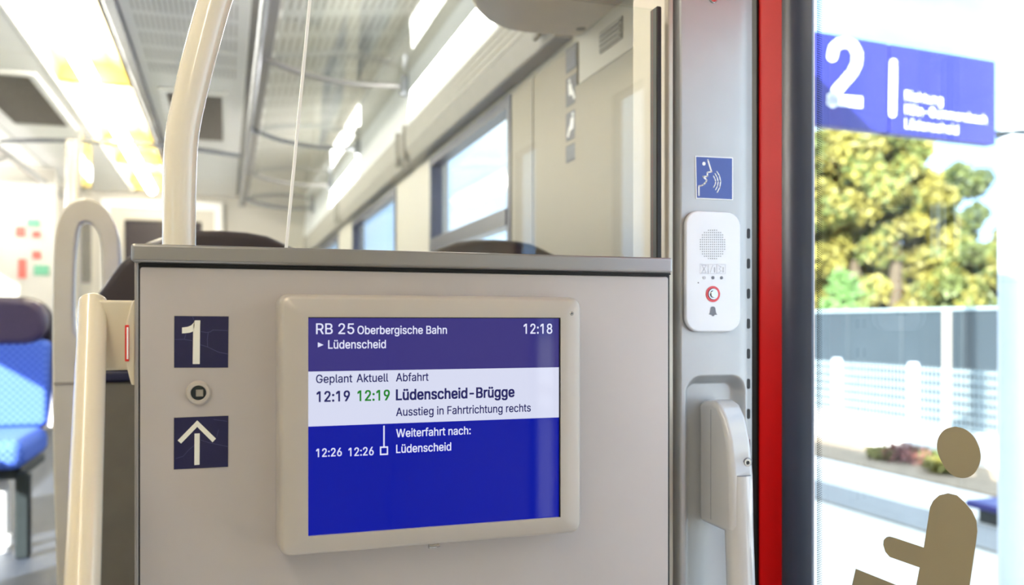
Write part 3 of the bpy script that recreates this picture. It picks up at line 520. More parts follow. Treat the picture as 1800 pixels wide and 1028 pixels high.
# square key lock
c = PY(349, 690, YP-.001); r = .0135
def disc(c, r, y0, y1, n=32): return MB().slab_y([(c.x+r*math.cos(2*math.pi*k/n), c.z+r*math.sin(2*math.pi*k/n)) for k in range(n)], y0, y1)
lk = thing('square_key_lock', 'round steel square-key lock between the numeral sticker and the arrow sticker', 'lock', (c.x, YP-.001, c.z-r))
ring = MB(); n = 40
for k in range(n):
    a0, a1 = 2*math.pi*k/n, 2*math.pi*(k+1)/n
    P = lambda R, a, y: (c.x+R*math.cos(a), y, c.z+R*math.sin(a))
    prof = [(.0135, YP-.001), (.0135, YP-.003), (.0118, YP-.0065), (.0090, YP-.0068), (.0082, YP-.006), (.0080, YP-.002)]
    for (ra, ya), (rb, yb) in zip(prof, prof[1:]): ring.add([P(ra, a0, ya), P(ra, a1, ya), P(rb, a1, yb), P(rb, a0, yb)], [(0, 1, 2, 3)])
obj('ring', ring, 'bezel', lk, smooth=60, fix=True)
obj('core', disc(c, .0082, YP-.0035, YP-.001), 'darkmetal', lk)
cw = PY(351, 690, YP); s = .0040
obj('square_pin', MB().box(cw.x-s, cw.x+s, YP-.0062, YP-.003, cw.z-s, cw.z+s), 'steel', lk, bevel=.0006, seg=1)
# stickers on the cabinet
YS = YP-.0012
Tp = lambda u, v: PY(u, v, YS-.0006)
def rot_sticker(name, pts, L, cat='sticker'):
    q = [PY(u, v, YS) for u, v in pts]; t = thing(name, L, cat, ((q[0].x+q[1].x)/2, YS, min(p.z for p in q)))
    obj('backing', MB().prism([(p.x, YS-.0004, p.z) for p in q], [(p.x, YS+.0001, p.z) for p in q]), 'navy', t)
    obj('border', MB().prism([(p.x+(p.x-(q[0].x+q[1].x)/2)*.022, YS-.0002, p.z+(p.z-(q[0].z+q[2].z)/2)*.022) for p in q],
                             [(p.x+(p.x-(q[0].x+q[1].x)/2)*.022, YS+.0001, p.z+(p.z-(q[0].z+q[2].z)/2)*.022) for p in q]), 'bezel', t)
    return t
st = rot_sticker('number_sticker', [(306.5, 555.3), (402, 556), (401, 646), (306, 646.3)], 'dark blue square sticker with a white numeral 1 above the lock')
z1 = lambda x, y: (290+x/9.346, 545+y/9.346)
obj('numeral', flat(flat(flat(MB(), [Tp(*z1(*p)) for p in ((490, 168), (580, 168), (575, 350), (462, 350), (468, 240))]), [Tp(*z1(*p)) for p in ((462, 350), (575, 350), (571, 885), (455, 885))]),
    [Tp(*z1(*p)) for p in ((490, 168), (470, 210), (430, 250), (370, 275), (280, 285), (280, 382), (350, 378), (410, 370), (462, 350), (485, 250))]), 'cream_print', st)
ck = MB()
for pl in ([(160, 482), (310, 478), (440, 500), (560, 560), (700, 605), (880, 690), (1030, 720)], [(590, 350), (680, 368), (740, 358), (790, 325), (1030, 335)], [(710, 368), (695, 480), (700, 600)], [(455, 110), (475, 165)], [(345, 390), (320, 470)]):
    stroke(ck, [z1(*p) for p in pl], .9, lambda u, v: PY(u, v, YS-.0005), nd=6)
obj('crack', ck, 'crack', st)
st = rot_sticker('arrow_sticker', [(305.8, 734), (401.5, 730.4), (401, 820.3), (305.5, 825)], 'dark blue square sticker with a white upward arrow below the lock')
z2 = lambda x, y: (290+x/9.346, 720+y/9.346)
ar = MB()
for pl in ([(530, 175), (530, 282), (265, 555), (208, 505)], [(530, 175), (838, 475), (782, 535), (530, 282)], [(485, 392), (571, 388), (568, 903), (482, 910)]): flat(ar, [Tp(*z2(*p)) for p in pl])
obj('arrow', ar, 'cream_print', st)
ck = MB()
for pl in ([(180, 800), (300, 765), (380, 670), (480, 585), (550, 470)], [(590, 500), (720, 540), (1030, 605)], [(800, 160), (1020, 190)], [(850, 440), (880, 330)]):
    stroke(ck, [z2(*p) for p in pl], .8, lambda u, v: PY(u, v, YS-.0005), nd=6)
obj('crack', ck, 'crack', st)
# ------------------------------------------------------------------ passenger display
YM = .978; YSC = YM+.0035
bxl, bxr = PY(497.5, 700, YM).x, PY(1019, 700, YM).x
bzt, bzb = PY(520, 523.5, YM).z, PY(520, 973.5, YM).z
sxl, sxr = PY(541.8, 700, YM).x, PY(985.6, 700, YM).x
szt, szb = PY(542, 557.2, YM).z, PY(542, 942.8, YM).z
mon = thing('information_display', 'passenger information screen in a beige bezel, white band across its blue picture', 'screen', ((bxl+bxr)/2, YM+.02, bzb))
# housing: rounded tapered ring + opening
hs = MB(); rings = []
for (g, y, r) in ((.0055, YP-.0015, .014), (.0045, YM+.014, .014), (.0030, YM+.006, .012), (.0008, YM+.0015, .010), (-.0016, YM, .008)):
    rings.append([(x, y, z) for x, z in rrect(bxl-g, bxr+g, bzb-g, bzt+g, r, 7)])
n = len(rings[0]); k0 = 0
for rg in rings: hs.v += rg
for i in range(len(rings)-1):
    for j in range(n): a = i*n+j; b = i*n+(j+1) % n; hs.f.append((a, b, b+n, a+n))
inn = rrect(sxl, sxr, szb, szt, .0004, 7)
k1 = len(hs.v); hs.v += [(x, YM, z) for x, z in inn]; hs.v += [(x, YM+.006, z) for x, z in inn]
for j in range(n):
    a = (len(rings)-1)*n+j; b = (len(rings)-1)*n+(j+1) % n; hs.f.append((a, b, k1+(j+1) % n, k1+j)); hs.f.append((k1+j, k1+(j+1) % n, k1+n+(j+1) % n, k1+n+j))
obj('bezel', hs, 'bezel', mon, smooth=40)
vh = MB()
xs = PY(491, 600, YM+.02).x
for k in range(26):
    z = PY(491, 542+k*4.0, YM+.02).z; vh.add([(bxl-.0052, YM+.018+.0014*math.cos(t6*math.pi/3), z+.0010*math.sin(t6*math.pi/3)) for t6 in range(6)], [(0, 1, 2, 3, 4, 5)])
stuff(obj('vent_hole', vh, 'black', mon))
c = PY(1005, 551, YM); obj('screw', disc(c, .0026, YM-.0006, YM+.001, 16), 'steel', mon, bevel=.0004, seg=1); obj('screw_recess', disc(c, .0010, YM-.0008, YM-.0005, 6), 'darkmetal', mon)
c = PY(763, 958, YM+.012); obj('latch', MB().cyl((c.x-.006, YM+.014, c.z), (c.x+.002, YM+.014, c.z), .0042, 16).cyl((c.x+.003, YM+.014, c.z), (c.x+.0065, YM+.014, c.z+.001), .0038, 12), 'steel', mon, smooth=True)
Q = lambda u, v: PY(u, v, YSC)
def band(name, v0, v1, m, y, par=None):          # heights given at the left edge of the picture
    return obj(name, MB().box(sxl-.001, sxr+.001, y, y+.001, PY(542, v1, YM).z, PY(542, v0, YM).z), m, par or mon)
pic = band('picture', 556, 944, 'lcd_blue', YSC); band('header', 556, 653.3, 'lcd_head', YSC-.0003, pic); band('white_band', 653.3, 750.3, 'lcd_white', YSC-.0003, pic)
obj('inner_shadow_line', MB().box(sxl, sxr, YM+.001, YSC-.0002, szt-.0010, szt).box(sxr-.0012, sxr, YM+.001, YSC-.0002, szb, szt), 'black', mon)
YT = YSC-.0004
def T2(name, s, u0, u1, vb, cap, m, bold=.02):
    a, b = PY(u0, vb, YT), PY(u1, vb, YT); c = PY(u0, vb-cap, YT)
    text(name, s, (a.x, YT, a.z), (1, 0, 0), b.x-a.x, c.z-a.z, m, pic, bold)
T2('line_number', 'RB 25', 555.7, 622.4, 587, 18.6, 'lcd_text', .012); T2('line_name', 'Oberbergische Bahn', 628.5, 785.2, 587, 14.2, 'lcd_text')
T2('clock_time', '12:18', 920.6, 970.4, 586.3, 17.2, 'lcd_text'); T2('destination', 'Lüdenscheid', 577, 678, 612.6, 14.6, 'lcd_text')
obj('triangle', flat(MB(), [PY(u, v, YT-.0004) for u, v in ((558.7, 601.5), (568.8, 606), (558.7, 610.5))]), 'lcd_text', pic)
T2('column_heading', 'Geplant', 555.7, 619, 673, 14.3, 'lcd_ink'); T2('column_heading', 'Aktuell', 626.9, 682.3, 671.6, 14.3, 'lcd_ink'); T2('column_heading', 'Abfahrt', 696.2, 753, 670.2, 14.2, 'lcd_ink')
T2('planned_time', '12:19', 557, 614.5, 706.2, 18.2, 'lcd_ink', .034); T2('current_time', '12:19', 628.7, 684.6, 704.6, 18.2, 'lcd_green', .034)
T2('station_name', 'Lüdenscheid-Brügge', 696.5, 903.6, 703, 18.4, 'lcd_ink', .044); T2('exit_side_note', 'Ausstieg in Fahrtrichtung rechts', 696.3, 932.6, 731, 14.3, 'lcd_ink')
T2('onward_heading', 'Weiterfahrt nach:', 696.5, 827, 768.3, 14.2, 'lcd_text', .02); T2('onward_station', 'Lüdenscheid', 696.5, 792.7, 796, 14.4, 'lcd_text', .02)
T2('onward_time', '12:26', 555.9, 600.5, 803.2, 14.5, 'lcd_text', .02); T2('onward_time', '12:26', 612.8, 656.5, 801.6, 14.5, 'lcd_text', .02)
ln = MB()
for q in ([(673.7, 748), (676.2, 748), (676.2, 785), (673.7, 785)], [(667.8, 784.8), (682.2, 784.2), (682.2, 786.8), (667.8, 787.4)], [(667.8, 797.4), (682.2, 796.8), (682.2, 799.3), (667.8, 800)],
          [(667.8, 785), (670.2, 785), (670.2, 799.5), (667.8, 799.5)], [(679.9, 785), (682.2, 785), (682.2, 799), (679.9, 799)]): flat(ln, [PY(u, v, YT-.0004) for u, v in q])
obj('stop_symbol', ln, 'lcd_text', pic)
# ------------------------------------------------------------------ glass screen over the ledge, its seal and post
YG = 1.045
gl = [PY(503, 431, YG), PY(551, -60, YG), PY(1160, 17.5, YG), PY(1160, 452, YG)]
zt2 = gl[2].z; gl = [(gl[0].x, zt-.0), (gl[1].x, zt2), (gl[2].x, zt2), (gl[2].x, zt-.0)]
t = thing('glass_screen', 'clear glass screen with a slanted left edge standing on the partition ledge', 'glass screen', ((gl[0][0]+gl[2][0])/2, YG, zt))
obj('pane', MB().slab_y(gl, YG, YG+.006), 'screen_glass', t)
obj('polished_edge', MB().prism([(gl[0][0]-.0017, YG-.0005, gl[0][1]), (gl[0][0]+.0017, YG-.0005, gl[0][1]), (gl[1][0]+.0017, YG-.0005, gl[1][1]), (gl[1][0]-.0017, YG-.0005, gl[1][1])],
                           [(gl[0][0]-.0017, YG+.0065, gl[0][1]), (gl[0][0]+.0017, YG+.0065, gl[0][1]), (gl[1][0]+.0017, YG+.0065, gl[1][1]), (gl[1][0]-.0017, YG+.0065, gl[1][1])]), 'white', t)
a, b = PY(1154.5, 400, YG-.006), PY(1163.5, 400, YG-.006)
obj('seal', MB().box(a.x, b.x, YG-.006, YG+.014, zt, zt2+.003), 'black', t, bevel=.0015, seg=1)
# curved pole on the ledge
cp = [(315, 440), (315, 400), (315.5, 330), (320, 240), (333.5, 170), (352, 95), (378.5, 0), (407, -80), (450, -180)]
P3 = [PY(u, v, YP+.035) for u, v in cp]; P3[0].z = zt-.002
P3.append(Vector((P3[-1].x+.06, YP+.035, 1.92)))
tag(obj('grab_pole', MB().tube(smooth_path(P3, 6), .0182, 32), 'ivory', smooth=True), 'glossy ivory grab pole rising from the ledge and bending right at the top', 'pole')
# handrail with bracket at the left end of the partition
t = thing('hand_rail', 'cream tubular handrail leaning at the left end of the partition', 'handrail', (PY(144, 1028, .86).x, .95, .2))
ta, tb = PY(163.5, 532, 1.05), PY(144.5, 1028, .86); d = (tb-ta)
obj('tube', MB().tube([ta-d*.012, ta-d*.006, ta, tb, ta+d*1.55], [.0125, .0143, .0148, .0152, .0152], 28), 'cream', t, smooth=50)
a, b = PY(172, 527.5, 1.04), PY(237, 650, 1.04)
obj('bracket', MB().box(a.x, b.x, 1.035, 1.075, b.z, a.z), 'cream', t, bevel=.003, seg=3)
pl = [PY(u, v, 1.03) for u, v in ((239, 527), (233.5, 529), (221.5, 571), (221.5, 636), (232, 676), (239, 676))]
obj('cover_plate', MB().slab_y([(p.x, p.z) for p in pl], 1.022, 1.07), 'cream', t, bevel=.0015, seg=2)
a, b = PY(219.5, 571, 1.02), PY(226.5, 635, 1.02)
obj('warning_strip', MB().box(a.x, b.x, 1.0195, 1.026, b.z, a.z), 'signred', t, bevel=.0005, seg=1)
a, b = PY(222.6, 575, 1.019), PY(225.6, 631, 1.019)
obj('warning_inset', MB().box(a.x, b.x, 1.019, 1.021, b.z, a.z), 'white', t)
# ------------------------------------------------------------------ door pillar: sheet-metal face with a recess
YC = 1.06
XA, XB, XE = PY(1189, 600, YC).x, PY(1302, 600, YC).x, PY(1321, 600, YC+.008).x
def sst(a, b, x): t = max(0, min(1, (x-a)/(b-a))); return t*t*(3-2*t)
rx0, rx1, rzt = PY(1204, 700, YC).x, PY(1313, 700, YC).x, PY(1250, 658, YC).z
def depth(x, z):
    R = .026; qx = max(rx0+R-x, x-(rx1-R)); qz = z-(rzt-R)
    sdf = math.hypot(max(qx, 0), max(qz, 0))+min(max(qx, qz), 0)-R
    d = sst(0, .015, -sdf)
    d2 = d*.020
    e = sst(XB-.010, XE+.006, x); d2 += e*e*.008
    d2 += (1-sst(XA-.001, XA+.007, x))*.020
    return d2
NX, NZ = 70, 260; g = MB(); zb0, zb1 = .02, 2.40
zs = sorted([zb0+(zb1-zb0)*k/150 for k in range(151)]+[rzt-.03+.04*k/60 for k in range(61)]); xs = [XA+(XE-XA)*k/NX for k in range(NX+1)]
for z in zs:
    for x in xs: g.v.append((x, YC+depth(x, z), z))
for j in range(len(zs)-1):
    for i in range(NX): a = j*(NX+1)+i; g.f.append((a, a+1, a+NX+2, a+NX+1))
# sides and back to make it solid
pil = thing('door_pillar', 'tall grey metal door pillar with slots, carrying the white intercom and the grab handle', 'pillar', ((XA+XE)/2, YC, 0))
obj('face', g, 'pillar', pil, smooth=60, fix=False)
obj('core', MB().box(XA+.001, XE-.006, YC+.035, YC+.12, .02, 2.40), 'pillar', pil)
obj('left_return', MB().box(XA-.001, XA+.001, YC+.018, YC+.12, .02, 2.4), 'pillar', pil)
for k in range(12):
    v = 411+k*52.6; c0 = PY(1312.5, v, YC+.008); yd = YC+depth(c0.x-.001, c0.z)
    obj('slot', MB().slab_y(rrect(c0.x-.0030, c0.x+.0022, c0.z-.0072, c0.z+.0072, .0024, 3), yd-.0012, yd+.004), 'black', pil)
c = PY(1253, -2, YC); obj('screw', disc(c, .0065, YC-.003, YC+.002, 20), 'steel', pil, bevel=.001, seg=1)
# narrow post between glass and pillar
a, b = PY(1163.5, 300, 1.07), PY(1191, 300, 1.07)
struct('trim_6', MB().slab_z([(a.x, 1.062), (a.x+.004, 1.058), (a.x+.012, 1.060), (b.x-.008, 1.085), (b.x+.004, 1.105), (b.x+.004, 1.16), (a.x, 1.16)], .02, 2.4), 'post', bevel=.001, seg=1)
a, b = PY(1176, 800, 1.07), PY(1206, 800, 1.07)
# face-and-voice sticker on the pillar
YI = YC-.0005
zz = lambda x, y: (1210+x/10.82, 265+y/10.82)
Ti = lambda u, v: PY(u, v, YI-.0006)
q = [PY(u, v, YI) for u, v in ((1221.8, 273.8), (1288.4, 276.8), (1288.4, 352), (1223.2, 349.2))]
t = thing('speak_sticker', 'blue square sticker of a speaking face with sound waves, above the intercom', 'sticker', (q[0].x+.03, YI, q[3].z))
obj('border', MB().prism([(p.x, YI-.0002, p.z) for p in q], [(p.x, YI+.0003, p.z) for p in q]), 'white', t)
q2 = [PY(u, v, YI) for u, v in ((1223.6, 275.6), (1286.6, 278.6), (1286.6, 350.2), (1225, 347.4))]
obj('backing', MB().prism([(p.x, YI-.0004, p.z) for p in q2], [(p.x, YI+.0001, p.z) for p in q2]), 'stickerblue', t)
fc = MB(); stroke(fc, [zz(*p) for p in ((372, 172), (440, 398), (362, 412), (362, 486), (278, 492), (352, 556), (330, 600), (290, 640), (245, 665), (200, 668), (200, 850))], 2.6, Ti)
c = zz(297, 245); flat(fc, [Ti(c[0]+2.9*math.cos(k*math.pi/8), c[1]+3.4*math.sin(k*math.pi/8)) for k in range(16)])
obj('face_outline', fc, 'white', t)
sw = MB()
for pl in ([(478, 478), (505, 530), (520, 585), (510, 640), (482, 695)], [(508, 436), (545, 500), (568, 585), (555, 670), (518, 742)], [(542, 392), (590, 470), (615, 580), (600, 690), (550, 790)]):
    stroke(sw, [zz(*p) for p in pl], 1.8, Ti)
obj('sound_wave', sw, 'white', t)
# intercom
a, b = PY(1205.5, 371, YC-.008), PY(1302.5, 583, YC-.008); zi0 = PY(1250, 583, YC-.008).z; zi1 = PY(1250, 371.5, YC-.008).z
t = thing('intercom', 'white rounded intercom panel with a speaker grid and red-ringed call button', 'intercom', ((a.x+b.x)/2, YC, zi0))
obj('body', MB().slab_y(rrect(a.x, b.x, zi0, zi1, .021, 8), YC-.008, YC+.001), 'intercom', t, bevel=.0025, seg=3, smooth=True)
obj('back_gasket', MB().slab_y(rrect(a.x-.0002, b.x+.0012, zi0-.0006, zi1+.0008, .0212, 8), YC-.003, YC+.0005), 'frame', t)
YF = YC-.0083; dots = MB()
cx, cy = 1252.5, 429.5
for i in range(-6, 7):
    for j in range(-6, 7):
        if i*i+j*j > 41: continue
        p = PY(cx+i*3.55, cy+j*4.15, YF); r = .00075
        dots.add([(p.x+r*math.cos(k*math.pi/3), YF, p.z+r*math.sin(k*math.pi/3)) for k in range(6)], [(0, 1, 2, 3, 4, 5)])
stuff(obj('speaker_grid', dots, 'darkmetal', t))
ic = MB(); Tf = lambda u, v: PY(u, v, YF-.0001)
yy = lambda x, y: (1220+x/7.91, 440+y/7.91)
for x0, x1 in ((85, 195), (198, 315), (318, 435)): stroke(ic, [yy(x0, 193), yy(x1, 195), yy(x1, 325), yy(x0, 322)], .55, Tf, closed=True, nd=5)
stroke(ic, [yy(*p) for p in ((108, 205), (170, 205), (140, 255), (170, 310), (108, 310), (140, 255), (108, 205))], .8, Tf, nd=5)
stroke(ic, [yy(*p) for p in ((225, 310), (240, 250), (262, 205))], .9, Tf, nd=5); stroke(ic, [yy(285, 240), yy(285, 300)], 2, Tf, nd=6)
stroke(ic, [yy(*p) for p in ((340, 210), (375, 225), (350, 260), (375, 285), (345, 310))], .9, Tf, nd=5); stroke(ic, [yy(405, 240), yy(405, 300)], 2, Tf, nd=6)
obj('pictogram', ic, 'pale_print', t)
for x, m in ((143, 'pale_print'), (263, 'grey_print'), (382, 'grey_print')):
    c = yy(x, 380); p = PY(c[0], c[1], YF); obj('indicator_lamp', disc(p, .0023, YF-.0003, YF+.0003, 16), m, t)
c = yy(60, 450); p = PY(c[0], c[1], YF); obj('microphone_hole', disc(p, .0008, YF-.0001, YF+.0003, 8), 'black', t)
c = PY(*yy(262, 607), YF)
def annulus(c, r0, r1, y, y2, n=36):
    m = MB()
    for k in range(n):
        a0, a1 = 2*math.pi*k/n, 2*math.pi*(k+1)/n; P = lambda R, a, yy_: (c.x+R*math.cos(a), yy_, c.z+R*math.sin(a))
        m.add([P(r0, a0, y), P(r0, a1, y), P(r1, a1, y), P(r1, a0, y)], [(0, 1, 2, 3)]); m.add([P(r1, a0, y), P(r1, a1, y), P(r1, a1, y2), P(r1, a0, y2)], [(0, 1, 2, 3)])
        m.add([P(r0, a0, y), P(r0, a1, y), P(r0, a1, y2), P(r0, a0, y2)], [(0, 1, 2, 3)])
    return m
obj('red_ring', annulus(c, .0080, .0112, YF-.0006, YF+.001), 'pinkred', t)
obj('button_collar', disc(c, .0080, YF-.0002, YF+.0005, 30), 'darkmetal', t); obj('steel_collar', annulus(c, .0052, .0074, YF-.0016, YF), 'steel', t)
cb2 = c+Vector((.0004, 0, 0)); obj('call_button', disc(cb2, .0054, YF-.0036, YF, 28), 'steel', t, bevel=.0008, seg=2, smooth=True)
bl = [(265, 780), (285, 785), (298, 805), (302, 850), (312, 880), (325, 893), (283, 896), (280, 910), (265, 916), (250, 910), (247, 896), (205, 890), (220, 875), (226, 845), (232, 800), (247, 783)]
obj('bell_symbol', flat(MB(), [PY(*yy(*p), YF-.0002) for p in bl]), 'grey_print', t)
# grab handle in the recess
XH0 = .640; XH1 = XH0+.037
t = thing('door_grab_handle', 'glossy pale grey door grab handle mounted in the pillar recess', 'handle', ((XH0+XH1)/2, 1.0, .3))
prof = [(1221.5, 915), (1221.5, 800), (1222, 722), (1226, 708), (1235, 702.5), (1252, 703), (1262, 711), (1272, 735), (1280, 775), (1284, 815), (1285.5, 838), (1287, 925), (1284, 941)]
ph = [PX(u, v, XH0) for u, v in prof]
body = [(max(p.y, .90), p.z) for p in ph]
yb = YC+.022
body = [(yb, body[0][1]+.002), (yb, body[2][1])]+body[3:]
obj('housing', MB().slab_x(body, XH0, XH1), 'handle', t, bevel=.0085, seg=5, smooth=45)
zs0 = PX(1285, 838, XH0).z
ytube = PX(1286, 838, XH0).y+.012
p1 = PX(1291, 1028, XH0).y
tp = [(XH0+.0195, ytube+.004, zs0-.001), (XH0+.0195, ytube+.001, zs0-.06), (XH0+.0205, ytube-.002, zs0-.14), (XH0+.0215, ytube-.006, zs0-.25), (XH0+.0215, ytube-.006, zs0-.55), (XH0+.0195, ytube+.01, zs0-.70)]
obj('grip_tube', MB().tube(smooth_path(tp, 5), .0190, 30), 'handle', t, smooth=True)
obj('seam_line', MB().tube([(XH0+.0195, ytube+.004, zs0-.0006), (XH0+.0195, ytube+.004, zs0+.0010)], .0187, 30), 'grey_print', t)
pv = [PX(u, v, XH0) for u, v in ((1249, 712), (1250, 918))]
obj('side_seam', MB().box(XH0-.0002, XH0+.001, (pv[0].y+pv[1].y)/2-.0004, (pv[0].y+pv[1].y)/2+.0004, pv[1].z+.004, pv[0].z-.006), 'grey_print', t)
c = Vector((XH1-.0105, 0, PX(1311, 812, XH1-.01).z)); yf = PX(1283, 812, XH0).y
obj('screw_well', disc(c, .0068, yf-.0012, yf+.006, 24), 'grey_print', t); obj('screw', disc(c, .0056, yf-.0022, yf+.003, 20), 'steel', t, bevel=.0006, seg=2); obj('screw_socket', disc(c, .0028, yf-.0025, yf-.001, 6), 'black', t)
# ------------------------------------------------------------------ door leaf in the side wall (door_1)
Y0, Y1 = .56, 1.180
zg0, zg1 = .10, CZ+.50
Yr, Yg = .80/math.tan(math.atan((1379-900)/F)+TH), .80/math.tan(math.atan((1431-900)/F)+TH)
dr = struct('door_1', walled(MB(), 'x', XD, .045, Y0, 1.30, .03, 2.05, [(Y0+.03, Yr-.004, zg0, zg1)]), 'red')
obj('glazing_rubber', MB().slab_z([(XD+.004, Yr), (XD-.006, Yr-.002), (XD-.012, Yr-.012), (XD-.014, (Yr+Yg)/2), (XD-.010, Yg+.010), (XD-.003, Yg+.001), (XD+.003, Yg+.004), (XD+.0055, Yg+.030), (XD+.0055, Yr)], .05, 2.0), 'rubber', dr, bevel=.002, seg=2, smooth=True)
obj('edge_groove', MB().box(XD-.002, XD+.001, Yr-.001, Yr+.004, .05, 2.0), 'black', dr)
obj('edge_seal', MB().box(XD-.004, XD+.001, 1.168, 1.186, .05, 2.0), 'black', dr, bevel=.001, seg=1)  # black strip stands in for the dark red shadow beside the pillar
obj('pane', MB().box(XD+.006, XD+.012, Y0+.03, Yr-.004, zg0, zg1), 'doorglass', dr)
fd = MB(); z = .55; k = 0
while z < 1.62:
    for c in range(4):
        y = Yg-.0005-c*.0029; zz_ = z+(.0016 if c % 2 else 0); r = (.00125, .0012, .0010, .0008)[c]
        fd.add([(XD+.0055, y+r*math.cos(q*math.pi/3), zz_+r*math.sin(q*math.pi/3)) for q in range(6)], [(0, 1, 2, 3, 4, 5)])
    z += .0032
stuff(obj('frit_dot', fd, 'black', dr))
# seated-figure sticker on the door glass
XS = XD+.0052
def PS(u, v): return PX(u, v, XS)
w8 = lambda x, y: (1480+x/3.568, 740+y/3.568)
t = thing('figure_sticker', 'grey-brown pictogram of a seated figure stuck on the door glass', 'sticker', (XS, PS(1680, 1028).y, .58))
head = [w8(*p) for p in ((710, 34), (770, 50), (820, 90), (852, 145), (868, 205), (862, 265), (835, 320), (795, 350), (750, 357), (700, 342), (655, 305), (622, 250), (600, 195), (596, 140), (612, 90), (650, 50))]
def sheet(pts): m = MB(); q = [PS(*p) for p in pts]; return m.slab_x([(p.y, p.z) for p in q], XS, XS+.0006)
def sm(pts): return [(q.x, q.y) for q in smooth_path([(p[0], p[1], 0) for p in pts+[pts[0]]], 4)][:-1]
obj('head', sheet(sm(head)), 'sticker_back', t)
bodyp = [w8(*p) for p in ((513, 793), (552, 540), (572, 500), (610, 465), (665, 452), (720, 465), (770, 510), (815, 565), (842, 625), (848, 690), (838, 770), (795, 1060), (460, 1060), (487, 918), (300, 852), (272, 820), (258, 775), (262, 745), (280, 727), (300, 724), (330, 732))]
obj('torso', sheet(bodyp), 'sticker_back', t)
obj('lap', sheet([w8(*p) for p in ((86, 926), (330, 1024), (470, 1085), (400, 1300), (-20, 1300), (60, 1040))]), 'sticker_back', t)
# ------------------------------------------------------------------ right side: door header cover, seen through the glass
ZH = CZ+.717
hp = [(XR, 2.0), (.70, 2.015), (.64, 2.005), (.59, 1.97), (.545, 1.91), (.515, 1.85), (.505, 1.78), (.505, 1.16), (XR, 1.16)]
t = thing('header_cover', 'beige rounded cover of the door mechanism overhead behind the glass screen', 'cover', (.68, 1.6, ZH))
mat('header', (240, 228, 206), .4, var=.02)
obj('shell', MB().slab_z(hp, ZH, ZH+.34), 'header', t, bevel=.018, seg=4, smooth=True)
c = PZ(1021, 50, ZH); obj('screw', MB().cyl((c.x, c.y, ZH-.002), (c.x, c.y, ZH+.01), .012, 14), 'seam', t)
struct('trim_7', MB().box(XR-.012, XR, 1.18, 1.99, CZ+.600, ZH+.01), 'wall')
tv = MB(); 
t = thing('wall_vent', 'small grey slotted vent high on the wall, right of the sticker column', 'vent', (XR-.012, 1.78, CZ+.64))
obj('plate', MB().box(XR-.0145, XR-.012, 1.74, 1.86, CZ+.635, CZ+.685), 'seam', t)
for k in range(4): obj('slat', MB().box(XR-.018, XR-.014, 1.745, 1.855, CZ+.640+k*.011, CZ+.645+k*.011), 'cassette', t)
struct('trim_8', MB().box(XR-.010, XR, 1.18, 2.02, FS, CZ+.60), 'tan')
struct('trim_10', MB().box(XR-.004, XR, 2.02, 2.55, FS, CZ+.715), 'tan')
struct('trim_9', MB().box(XR-.006, XR, 2.35, 2.362, FS, CZ+.72), 'seam')
# sticker column on the right wall
XW = XR-.0055
def wsheet(name, u0, u1, v0, v1, m, t, o=0):
    a, b = PX(u0, v0, XW), PX(u1, v0, XW); zt_ = a.z; zb_ = PX(u0, v1, XW).z
    return obj(name, MB().box(XW-.0006-o, XW-o, b.y, a.y, zb_, zt_), m, t)
for (v0, v1, nm, L) in ((88, 131, 'text', 'dark text sticker at the top of the column on the cream wall'), (140, 190, 'figure', 'dark seated-figure sticker, second from the top of the wall column'),
                        (201, 250, 'figure', 'dark seated-figure sticker, third in the wall column'), (258, 288, 'text', 'small dark text sticker at the bottom of the wall column')):
    a = PX(995, v0, XW); t = thing('seat_sticker', L, 'sticker', (XW, a.y-.03, PX(995, v1, XW).z), 'sticker column on the cream wall')
    wsheet('backing', 995, 1014, v0, v1, 'navy_dark', t)
    if nm == 'text':
        n = 6 if v1 < 200 else 4
        for k in range(n): wsheet('text_line', 997, 1012, v0+4+(v1-v0-8)*k/n, v0+5.5+(v1-v0-8)*k/n+1.5, 'grey_print', t, .0008)
    else:
        m = MB(); a = PX(995, v0, XW); b = PX(1014, v0, XW); zb_ = PX(995, v1, XW).z; w, h = a.y-b.y, a.z-zb_; fl = v0 > 195
        def U(p): x = 1-p[0] if fl else p[0]; return (XW-.0010, a.y-w*x, zb_+h*p[1])
        flat(m, [U(p) for p in [(.35+.09*math.cos(k*.785), .86+.07*math.sin(k*.785)) for k in range(8)]])
        flat(m, [U(p) for p in ((.24, .76), (.50, .76), (.62, .50), (.72, .42), (.86, .16), (.74, .12), (.60, .32), (.30, .36))])
        obj('figure', m, 'white', t)
# fence and station beyond the door
# ------------------------------------------------------------------ outside: platform, fence, hoarding, trees, sign, mast
struct('floor_platform', MB().box(.95, 5.9, -30, 60, -.30, -.02), 'concrete')
struct('floor_trackbed', MB().box(-60, .95, -60, 90, -1.1, -.9), 'grass')
struct('floor_ground', MB().box(5.9, 120, -60, 120, -.30, -.04), 'kerb')
def kerb_X(v, u=1435, H=CZ): return H/(((v-VH)/(u-398))/.949)
k1 = tag(obj('kerb_line', MB().box(4.30, 4.62, -30, 60, -.021, -.004), 'kerb'), 'white kerb line at the back of the platform', 'kerb')
k2 = tag(obj('paving_strip', MB().box(3.55, 3.95, -30, 60, -.021, -.006), 'asphalt'), 'greyish paving strip along the pale platform', 'paving')
k3 = tag(obj('soil_strip', MB().box(4.66, 5.5, -30, 60, -.021, .0), 'soil'), 'strip of dry soil between kerb line and low white wall', 'soil')
tag(obj('low_wall', MB().box(5.55, 6.1, -30, 60, -.04, .092), 'kerb', bevel=.015), 'low white concrete wall under the mesh fence', 'wall')
